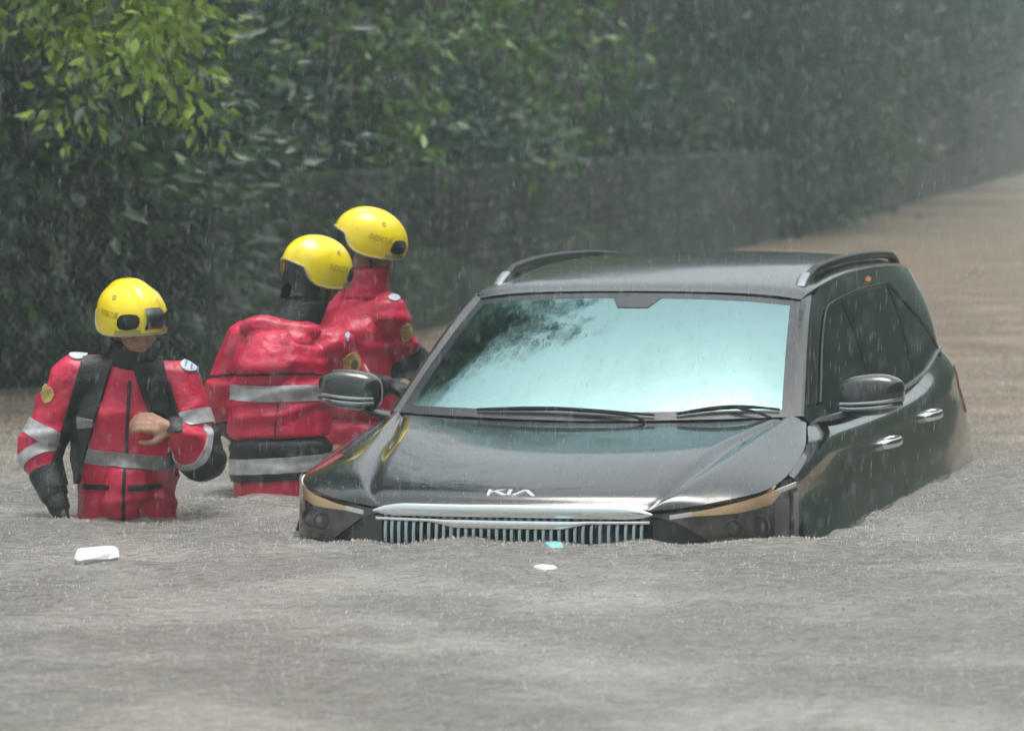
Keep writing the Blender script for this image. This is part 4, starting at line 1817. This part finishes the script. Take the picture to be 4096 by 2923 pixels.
# ---------- person 1: faces the picture, head turned to the right, one hand at the chest
def person_a():
    base = ground(16.85, -1.492)
    p = person('rescuer standing apart at left, facing us, hands at chest, black harness over red suit', (base.x, base.y, .005), AZ)
    hip, chest, neck = (.02, .05, .02), (.02, .0, .42), (.05, -.03, .60)
    shL, shR = (-.175, .0, .52), (.235, .0, .505)         # picture left / right
    elL, wrL = (-.315, -.02, .245), (-.225, -.13, .045)
    elR, wrR = (.315, -.06, .225), (.215, -.205, .335)
    hc_ = Vector((.055, -.055, .722))
    f, l, u = frame((.56, -.76, -.33), (.12, -.26, 1))
    body = head_prims(hc_, f, l, u)
    body += [(neck, .058, tuple(hc_ - u * .05 - f * .02), .056), (hip, .10, chest, .105), (chest, .105, neck, .05),
             (shL, .052, elL, .042), (elL, .042, wrL, .030), (shR, .052, elR, .042), (elR, .042, wrR, .030),
             (shL, .06, shR, .06)]
    body += legs(hip, .11, (0, -.06))
    body += hand_prims(wrR, (-.85, -.12, .28), (-.25, .75, -.5), .42, 1.12, thumb=-1)
    body += hand_prims(wrL, (.25, -.3, -.9), (.6, .5, .1), .45, 1.0, thumb=1)
    solid('body', body, 'skin', p, .0065, 4)
    eyes(p, hc_, f, l, u)
    suit = [((.015, .04, -.15), (.185, .145, .10), (.015, .03, .10), (.195, .150, .08)), ((.015, .03, .10), (.195, .15, .08), (.02, .0, .40), (.205, .140, .10)),
            ((.02, .0, .42), (.20, .13, .08), (.045, -.015, .56), (.11, .09, .05)), (shL, .085, shR, .085),
            (shL, .088, elL, .078), (elL, .078, lerp3(elL, wrL, .75), .060), (shR, .088, elR, .080), (elR, .080, lerp3(elR, wrR, .80), .056),
            ((.01, -.09, .05), .09, (.03, -.09, .12), .10)]
    suit += legs((.015, .05, -.08), .10, (0, -.06), 1.2)
    st = solid('dry_suit', suit, 'suit_red', p, .010, 7, .017, 4.2, 3.1)
    # dark chest harness, cuffs and reflective tape
    skin_of(st, 'harness', lambda c, n: min((.35 - n.y) * .1, .062 - abs((c.x + .135) + (c.z - .40) * -.30), c.z - .12, .60 - c.z), 'suit_dark', p, .014)
    skin_of(st, 'harness', lambda c, n: min((.35 - n.y) * .1, .058 - abs((c.x - .165) - (.42 - c.z) * .35), c.z - .33, .60 - c.z, .27 - c.x), 'suit_dark', p, .016)
    skin_of(st, 'reflective_band', lambda c, n: min(c.z + .10 * (c.x - .02) - .190, .245 - c.z - .10 * (c.x - .02), c.x + .17, .20 - c.x, .2 - c.y), 'reflective_dull', st, .006)
    skin_of(st, 'reflective_band', slab(shL, elL, .66, .86, .13), 'reflective', st, .006)
    skin_of(st, 'reflective_band', slab(elL, wrL, .02, .20, .10), 'reflective', st, .006)
    skin_of(st, 'dark_sleeve', slab(elL, wrL, .38, .95, .10), 'suit_dark', st, .006)
    skin_of(st, 'reflective_band', slab(shR, elR, .42, .62, .125), 'reflective', st, .006)
    skin_of(st, 'dark_sleeve', slab(elR, wrR, -.35, .26, .12), 'suit_dark', st, .006)
    skin_of(st, 'reflective_band', slab(elR, wrR, .27, .42, .10), 'reflective', st, .007)
    skin_of(st, 'shoulder_patch', near((-.155, -.02, .615), .032, (1.1, 2.0, .7)), 'patch_white', st, .007)
    skin_of(st, 'shoulder_patch', near((.275, -.05, .575), .038, (1.1, 2.0, .7)), 'patch_white', st, .007)
    for k in range(3):
        skin_of(st, 'patch_stripe', near((.252 + .020 * k, -.05, .588 - .011 * k), .009, (.55, 6, 3)), 'patch_blue', st, .009)
    skin_of(st, 'sleeve_badge', near((-.262, -.02, .46), .042, (.8, 1.6, 1.1)), 'badge_gold', st, .007)
    skin_of(st, 'zip', lambda c, n: min((.2 - n.y) * .1, .007 - abs(c.x - .035 - .05 * (c.z - .3)), c.z + .08, .52 - c.z), 'suit_dark', st, .005)
    skin_of(st, 'pocket_flap', lambda c, n: min((.1 - n.y) * .1, .058 - abs(c.x - .10), .010 - abs(c.z - .115)), 'suit_dark', st, .006)
    skin_of(st, 'pocket_flap', lambda c, n: min((.1 - n.y) * .1, .052 - abs(c.x + .085), .010 - abs(c.z - .115)), 'suit_dark', st, .006)
    skin_of(st, 'buckle', lambda c, n: min((.2 - n.y) * .1, .030 - abs(c.x + .115), .016 - abs(c.z - .36)), 'reflective_dull', st, .022)
    skin_of(st, 'radio', lambda c, n: min((.2 - n.y) * .1, .030 - abs(c.x - .150), .045 - abs(c.z - .43)), 'black_plastic', st, .034)
    # gloves: the hanging hand is gloved
    g = [(lerp3(elL, wrL, .68), .050, wrL, .044)] + [(a, r0 + .006, b, r1 + .006) for a, r0, b, r1 in hand_prims(wrL, (.25, -.3, -.9), (.6, .5, .1), .45, 1.0, thumb=1)]
    solid('glove', g, 'glove', p, .0065, 3)
    # fabric collar
    solid('collar', [((.045, -.005, .555), (.11, .10, .03), (.052, -.03, .655), (.088, .088, .02))], 'suit_dark', p, .010, 5)
    helmet(p, tuple(hc_ + u * .046 - f * .012), f, l, u, lamp=True)
    neck_guard(p, hc_ + u * .046 - f * .012, f, l, u, drop=.11, a0=1.55)


# ---------- person 2: back to us, bent forward towards the car, facing right
def person_b():
    base = ground(17.94, -.961)
    p = person('rescuer with his back to us beside the car door mirror, red jacket with silver band', (base.x, base.y, .012), AZ)
    hip, chest, neck = (.02, .05, .04), (.03, .10, .46), (.10, .17, .66)
    shL, shR = (-.125, .12, .595), (.225, .10, .575)
    elL, wrL = (-.225, .14, .36), (-.195, .30, .22)
    elR, wrR = (.325, .22, .385), (.44, .36, .40)
    hc_ = Vector((.165, .185, .847))
    f, l, u = frame((.74, .60, -.30), (.26, .06, 1))
    body = head_prims(hc_, f, l, u)
    body += [(neck, .058, tuple(hc_ - u * .06 - f * .01), .056), (hip, .10, chest, .105), (chest, .105, neck, .05),
             (shL, .052, elL, .042), (elL, .042, wrL, .030), (shR, .052, elR, .042), (elR, .042, wrR, .030), (shL, .06, shR, .06)]
    body += legs(hip, .11, (.03, .06))
    hR = hand_prims(wrR, (.9, .25, -.15), (-.2, .1, -1), .35, 1.0, thumb=1)
    hL = hand_prims(wrL, (.3, .7, -.4), (.7, -.2, 0), .45, 1.0, thumb=-1)
    solid('body', body + hR + hL, 'skin', p, .0065, 4)
    eyes(p, hc_, f, l, u)
    tr = [((.02, .05, -.16), (.192, .150, .10), (.02, .05, .18), (.204, .154, .06))] + legs((.02, .05, -.08), .10, (.03, .06), 1.22)
    trs = solid('trousers', tr, 'suit_red', p, .011, 6, .008, 9, 7.7)
    jk = [((.02, .05, .215), (.214, .165, .018), (.025, .07, .36), (.206, .155, .08)), ((.025, .07, .36), (.205, .155, .08), (.04, .08, .52), (.20, .165, .09)),
          ((.02, .06, .52), (.185, .165, .09), (.05, .12, .64), (.12, .10, .06)), (shL, .088, shR, .088),
          ((-.02, .0, .50), (.15, .12, .10), (.0, .04, .58), (.14, .11, .08)),
          (shL, .090, elL, .080), (elL, .080, lerp3(elL, wrL, .8), .056), (shR, .090, elR, .080), (elR, .080, lerp3(elR, wrR, .6), .058)]
    jo = solid('jacket', jk, 'suit_red', p, .010, 6, .017, 4.0, 1.3)
    solid('hood', [((-.06, .045, .655), (.085, .060, .045), (.12, .045, .640), (.075, .055, .045)), ((-.02, .01, .60), (.10, .05, .05), (.07, .01, .595), (.09, .05, .05))], 'suit_red', p, .009, 6, .016, 6.0, 2.2)
    skin_of(trs, 'waist_band', lambda c, n: min(c.z - .05 * c.x - .040, .215 - c.z + .05 * c.x), 'suit_dark', trs, .008)
    skin_of(trs, 'reflective_band', lambda c, n: min(c.z - .06 * c.x - .072, .135 - c.z + .06 * c.x), 'reflective', trs, .013)
    skin_of(jo, 'reflective_band', lambda c, n: min(c.z - .362, .425 - c.z, c.x + .185, .235 - c.x, .25 - c.y), 'reflective', jo, .006)
    skin_of(jo, 'back_seam', lambda c, n: min(-n.y * .1, .005 - abs(c.z - .475 + .25 * (c.x - .02) ** 2)), 'suit_dark', jo, .003)
    skin_of(jo, 'back_seam', lambda c, n: min(-n.y * .1, .004 - abs(c.x - .02 - .1 * (c.z - .4)), .36 - c.z), 'suit_dark', jo, .003)
    skin_of(jo, 'sleeve_badge', near((.305, .09, .505), .044, (.8, 1.6, 1.1)), 'badge_gold', jo, .007)
    skin_of(jo, 'badge_centre', near((.318, .07, .50), .018, (.8, 1.6, 1.2)), 'badge_dark', jo, .010)
    skin_of(jo, 'reflective_band', slab(shR, elR, .68, .86, .13), 'reflective', jo, .006)
    skin_of(jo, 'shoulder_patch', near((.285, .08, .60), .024, (.8, 2, 1.5)), 'patch_white', jo, .007)
    skin_of(jo, 'dark_sleeve', slab(elR, wrR, .05, .8, .11), 'suit_dark', jo, .006)
    skin_of(jo, 'dark_sleeve', slab(elL, wrL, .25, .9, .11), 'suit_dark', jo, .006)
    for wr, hp, el in ((wrR, hR, elR), (wrL, hL, elL)):
        solid('glove', [(lerp3(el, wr, .62), .048, wr, .042)] + [(a, r0 + .006, b, r1 + .006) for a, r0, b, r1 in hp], 'glove', p, .0065, 3)
    solid('collar', [((.06, .12, .655), (.12, .105, .035), (.12, .15, .755), (.10, .095, .03))], 'suit_dark', p, .010, 5)
    helmet(p, tuple(hc_ + u * .046 - f * .012), f, l, u)
    neck_guard(p, hc_ + u * .046 - f * .012, f, l, u, drop=.115, a0=1.75)


# ---------- person 3: behind, leaning towards the car's side window
def person_c():
    base = ground(18.75, -.617)
    p = person('rescuer furthest from us, leaning over towards the side window of the car', (base.x, base.y, .018), AZ)
    hip, chest, neck = (-.04, .05, .10), (-.03, .05, .54), (.0, .03, .76)
    shL, shR = (-.175, .14, .68), (.085, -.02, .665)
    elL, wrL = (-.10, .33, .46), (.06, .42, .42)
    elR, wrR = (.155, .08, .475), (.245, .28, .455)
    hc_ = Vector((.018, .03, .942))
    f, l, u = frame((.90, .14, -.42), (.42, .02, 1))
    body = head_prims(hc_, f, l, u)
    body += [(neck, .058, tuple(hc_ - u * .06 - f * .01), .056), (hip, .10, chest, .105), (chest, .105, neck, .05),
             (shL, .052, elL, .042), (elL, .042, wrL, .030), (shR, .052, elR, .042), (elR, .042, wrR, .030), (shL, .06, shR, .06)]
    body += legs(hip, .11, (.05, 0), yaw=1.2)
    hR = hand_prims(wrR, (.6, .6, .1), (-.1, 0, -1), .4, 1.0, thumb=1)
    hL = hand_prims(wrL, (.8, .4, 0), (0, 0, -1), .4, 1.0, thumb=-1)
    solid('body', body + hR + hL, 'skin', p, .0065, 4)
    eyes(p, hc_, f, l, u)
    solid('trousers', [((-.04, .05, -.12), (.165, .175, .10), (-.04, .05, .20), (.165, .180, .06))] + legs((-.04, .05, -.05), .10, (.05, 0), 1.22, yaw=1.2), 'suit_red', p, .012, 6, .008, 9, 4.2)
    jk = [((-.04, .05, .26), (.170, .185, .05), (-.035, .05, .44), (.172, .188, .08)), ((-.035, .05, .44), (.172, .188, .08), (-.03, .05, .60), (.165, .185, .09)),
          ((-.03, .05, .60), (.16, .17, .09), (-.01, .04, .735), (.10, .10, .06)), (shL, .088, shR, .090),
          (shL, .090, elL, .078), (elL, .078, lerp3(elL, wrL, .8), .056), (shR, .094, elR, .082), (elR, .082, lerp3(elR, wrR, .7), .058)]
    jo = solid('jacket', jk, 'suit_red', p, .010, 6, .017, 4.2, 9.4)
    skin_of(jo, 'sleeve_badge', near((.165, -.01, .60), .040, (.7, 1.8, 1.2)), 'badge_gold', jo, .007)
    skin_of(jo, 'shoulder_patch', near((.115, -.04, .735), .024, (1.2, 2, .8)), 'patch_white', jo, .007)
    skin_of(jo, 'dark_sleeve', slab(shR, elR, .82, 1.4, .14), 'suit_dark', jo, .006)
    skin_of(jo, 'reflective_band', lambda c, n: min(c.z - .34, .40 - c.z, .16 - c.x), 'reflective', jo, .006)
    for wr, hp, el in ((wrR, hR, elR), (wrL, hL, elL)):
        solid('glove', [(lerp3(el, wr, .55), .050, wr, .042)] + [(a, r0 + .006, b, r1 + .006) for a, r0, b, r1 in hp], 'glove', p, .0065, 3)
    solid('collar', [((-.005, .035, .735), (.11, .11, .03), (.014, .03, .862), (.088, .090, .02))], 'suit_red', p, .010, 5)
    helmet(p, tuple(hc_ + u * .046 - f * .012), f, l, u)
    neck_guard(p, hc_ + u * .046 - f * .012, f, l, u, drop=.10, a0=1.95)


person_a()
person_b()
person_c()


# ------------------------------------------------------------------ floating litter, rain, haze
def floater(name, c, w, d, h, m, rz, label, seed):
    r = random.Random(seed)
    bm = bmesh.new()
    n = 14
    ring = []
    for z, k in ((-.01, .86), (h * .55, 1.0), (h, .90)):
        ring.append([bm.verts.new((math.copysign(abs(math.cos(a)) ** .5, math.cos(a)) * w / 2 * k * r.uniform(.95, 1.05),
                                   math.copysign(abs(math.sin(a)) ** .5, math.sin(a)) * d / 2 * k * r.uniform(.92, 1.08), z + r.uniform(-.1, .1) * h)) for a in np.linspace(0, 2 * math.pi, n, endpoint=False)])
    for a, b in zip(ring, ring[1:]):
        for i in range(n):
            bm.faces.new((a[i], a[(i + 1) % n], b[(i + 1) % n], b[i]))
    bm.faces.new(ring[-1])
    bm.faces.new(ring[0][::-1])
    me = bpy.data.meshes.new(name)
    bm.to_mesh(me)
    bm.free()
    me.materials.append(MATS[m])
    o = bpy.data.objects.new(name, me)
    link(o)
    o.location = c
    o.rotation_euler = (.04, -.05, rz)
    tag(o, label, 'litter')
    return o


def wpos(u, v):
    dep = CAM.z / ((v - 301) / 9857.0)
    return ground(dep, (u - 1138) / 9857.0 * dep, 0.004)


floater('foam_tray', wpos(211, 1243), .155, .22, .030, 'foam_white', AZ + .1, 'white foam tray floating on the water in front of the left rescuer', 1)
floater('plastic_scrap', wpos(1230, 1226), .06, .12, .022, 'litter_teal', .4, 'small teal plastic scrap floating just in front of the grille', 2)
floater('foam_scrap', wpos(1210, 1272), .055, .08, .014, 'foam_white', .9, 'thin white scrap floating ahead of the grille', 3)


def roof_mark():  # small flat orange mark on the side of the car roof
    c = g_point(3.05, .92, .006)
    V = []
    for a, b in ((-.07, 0), (-.02, .016), (.035, .018), (.075, 0), (.03, -.016), (-.03, -.014), (0, .001)):
        q = g_point(3.05 + a, .92 + b * 1.2, .007)
        V.append((q[0], q[1], q[2] - WATER))
    o = mobj('leaf', V, [(i, (i + 1) % 6, 6) for i in range(6)], 'mark_orange')
    tag(o, 'small orange mark on the side of the car roof below the right rail', 'leaf')


roof_mark()


def drops(name, C, axis, L, Rr, m):
    """many slender drops as one mesh: C centres, axis directions, L lengths, Rr radii"""
    n = len(C)
    axis = axis / np.linalg.norm(axis, axis=1, keepdims=True)
    s = np.cross(axis, np.array([[.3, .9, .1]]))
    s /= np.linalg.norm(s, axis=1, keepdims=True)
    w = np.cross(axis, s)
    v = np.empty((n, 6, 3))
    L, Rr = L[:, None], Rr[:, None]
    v[:, 0] = C - axis * L * .5
    v[:, 1] = C + axis * L * .5
    for k in range(4):
        a = math.pi / 2 * k
        v[:, 2 + k] = C - axis * L * .12 + (s * math.cos(a) + w * math.sin(a)) * Rr
    f = np.array([[0, 3, 2], [0, 4, 3], [0, 5, 4], [0, 2, 5], [1, 2, 3], [1, 3, 4], [1, 4, 5], [1, 5, 2]])
    F = (f[None] + (np.arange(n) * 6)[:, None, None]).reshape(-1, 3)
    o = mobj(name, [], [], m)
    me = o.data
    V = v.reshape(-1, 3)
    me.vertices.add(len(V))
    me.vertices.foreach_set('co', V.ravel())
    me.loops.add(F.size)
    me.loops.foreach_set('vertex_index', F.ravel().astype(np.int32))
    me.polygons.add(len(F))
    me.polygons.foreach_set('loop_start', (np.arange(len(F)) * 3).astype(np.int32))
    me.polygons.foreach_set('loop_total', np.full(len(F), 3, np.int32))
    me.update(calc_edges=True)
    me.polygons.foreach_set('use_smooth', [True] * len(F))
    o['kind'] = 'stuff'
    return o


def rain():
    mat('rain_drop', (.36, .40, .41), rough=.2)
    r = np.random.default_rng(5)
    n = 42000
    dep = 5 + 24 * r.random(n)
    lat = (r.random(n) - .5) * (2.2 + dep * .26)
    z = r.random(n) * 4.5
    C = np.array([tuple(ground(a, b_, c)) for a, b_, c in zip(dep, lat, z)])
    ax = np.tile(np.array([[.05, 0.02, 1.0]]), (n, 1)) + r.normal(size=(n, 3)) * .02
    drops('rain', C, ax, .026 + .022 * r.random(n), .00035 + .0004 * r.random(n), 'rain_drop')
    # splashes thrown up from the water
    m, t, b = nt('splash_drop')
    b.inputs['Base Color'].default_value = (.39, .38, .355, 1)
    b.inputs['Roughness'].default_value = .2
    n = 70000
    dep = 8.5 + 20 * r.random(n) ** .75
    lat = (r.random(n) - .5) * (1.6 + dep * .26)
    # thicker splashing where water meets the waders and the car
    ring = []
    for bx, by, ra in ((16.85, -1.49, .23), (17.94, -.96, .24)):
        for _ in range(500):
            a = r.random() * 6.283
            q = ra * (1 + abs(r.normal()) * .35)
            ring.append((bx + q * math.sin(a), by + q * math.cos(a)))
    ring = np.array(ring)
    C = np.array([tuple(ground(a, b_, .004 + .004 * r.random())) for a, b_ in zip(np.r_[dep, ring[:, 0]], np.r_[lat, ring[:, 1]])])
    cx = []
    for _ in range(900):
        t = 7 * (2 * r.random() - 1)
        q = fascia_point(t, .735, -.02 - abs(r.normal()) * .04)
        cx.append((q[0], q[1], .004))
    for _ in range(900):
        y = .6 + 4.1 * r.random()
        cx.append(((1.03 + abs(r.normal()) * .05) * r.choice([-1, 1]), y, .004))
    keep = ~((abs(C[:, 0]) < .99) & (C[:, 1] > .05) & (C[:, 1] < 4.8))
    C = np.vstack([C[keep], np.array(cx)])
    wb = BVHTree.FromPolygons([tuple(v.co) for v in water.data.vertices], [tuple(p.vertices) for p in water.data.polygons])
    for i in range(len(C)):
        hit = wb.ray_cast(Vector((C[i, 0], C[i, 1], 2)), Vector((0, 0, -1)))
        if hit[0]:
            C[i, 2] = hit[0].z + .002
    n = len(C)
    ax = np.tile(np.array([[0, 0, 1.0]]), (n, 1)) + r.normal(size=(n, 3)) * .3
    k = r.random(n) ** 4
    drops('rain_splashes', C, ax, .007 + .018 * k, .0020 + .0026 * k, 'splash_drop')
    # droplets bouncing off the roof and hood
    pts = []
    for ob in (roof, hood):
        me = ob.data
        ps = [p for p in me.polygons if abs(p.normal.z) > .6]
        for p in r.choice(len(ps), 520):
            c = ps[p].center
            pts.append((c.x + r.normal() * .01, c.y + r.normal() * .02, c.z - WATER + .004 + abs(r.normal()) * .010))
    C = np.array(pts)
    n = len(C)
    drops('roof_spray', C, r.normal(size=(n, 3)) + np.array([[0, 0, 1.2]]), .003 + .006 * r.random(n) ** 2, .0008 + .0009 * r.random(n), 'rain_drop')


rain()


def haze():
    bm = bmesh.new()
    bmesh.ops.create_cube(bm, size=1)
    for v in bm.verts:
        v.co = Vector((v.co.x * 1700, v.co.y * 1500 + 250, (v.co.z + .5) * (46 + 2.2) - 2.2))
    me = bpy.data.meshes.new('haze')
    bm.to_mesh(me)
    bm.free()
    m = bpy.data.materials.new('rain_haze')
    m.use_nodes = True
    t = m.node_tree
    for n in list(t.nodes):
        if n.type != 'OUTPUT_MATERIAL':
            t.nodes.remove(n)
    pv = t.nodes.new('ShaderNodeVolumePrincipled')
    pv.inputs['Color'].default_value = (.74, .93, .93, 1)
    pv.inputs['Density'].default_value = 0.0022
    pv.inputs['Anisotropy'].default_value = 0.0
    t.links.new(pv.outputs[0], t.nodes['Material Output'].inputs['Volume'])
    me.materials.append(m)
    o = bpy.data.objects.new('haze', me)
    link(o)
    o['kind'] = 'stuff'


haze()
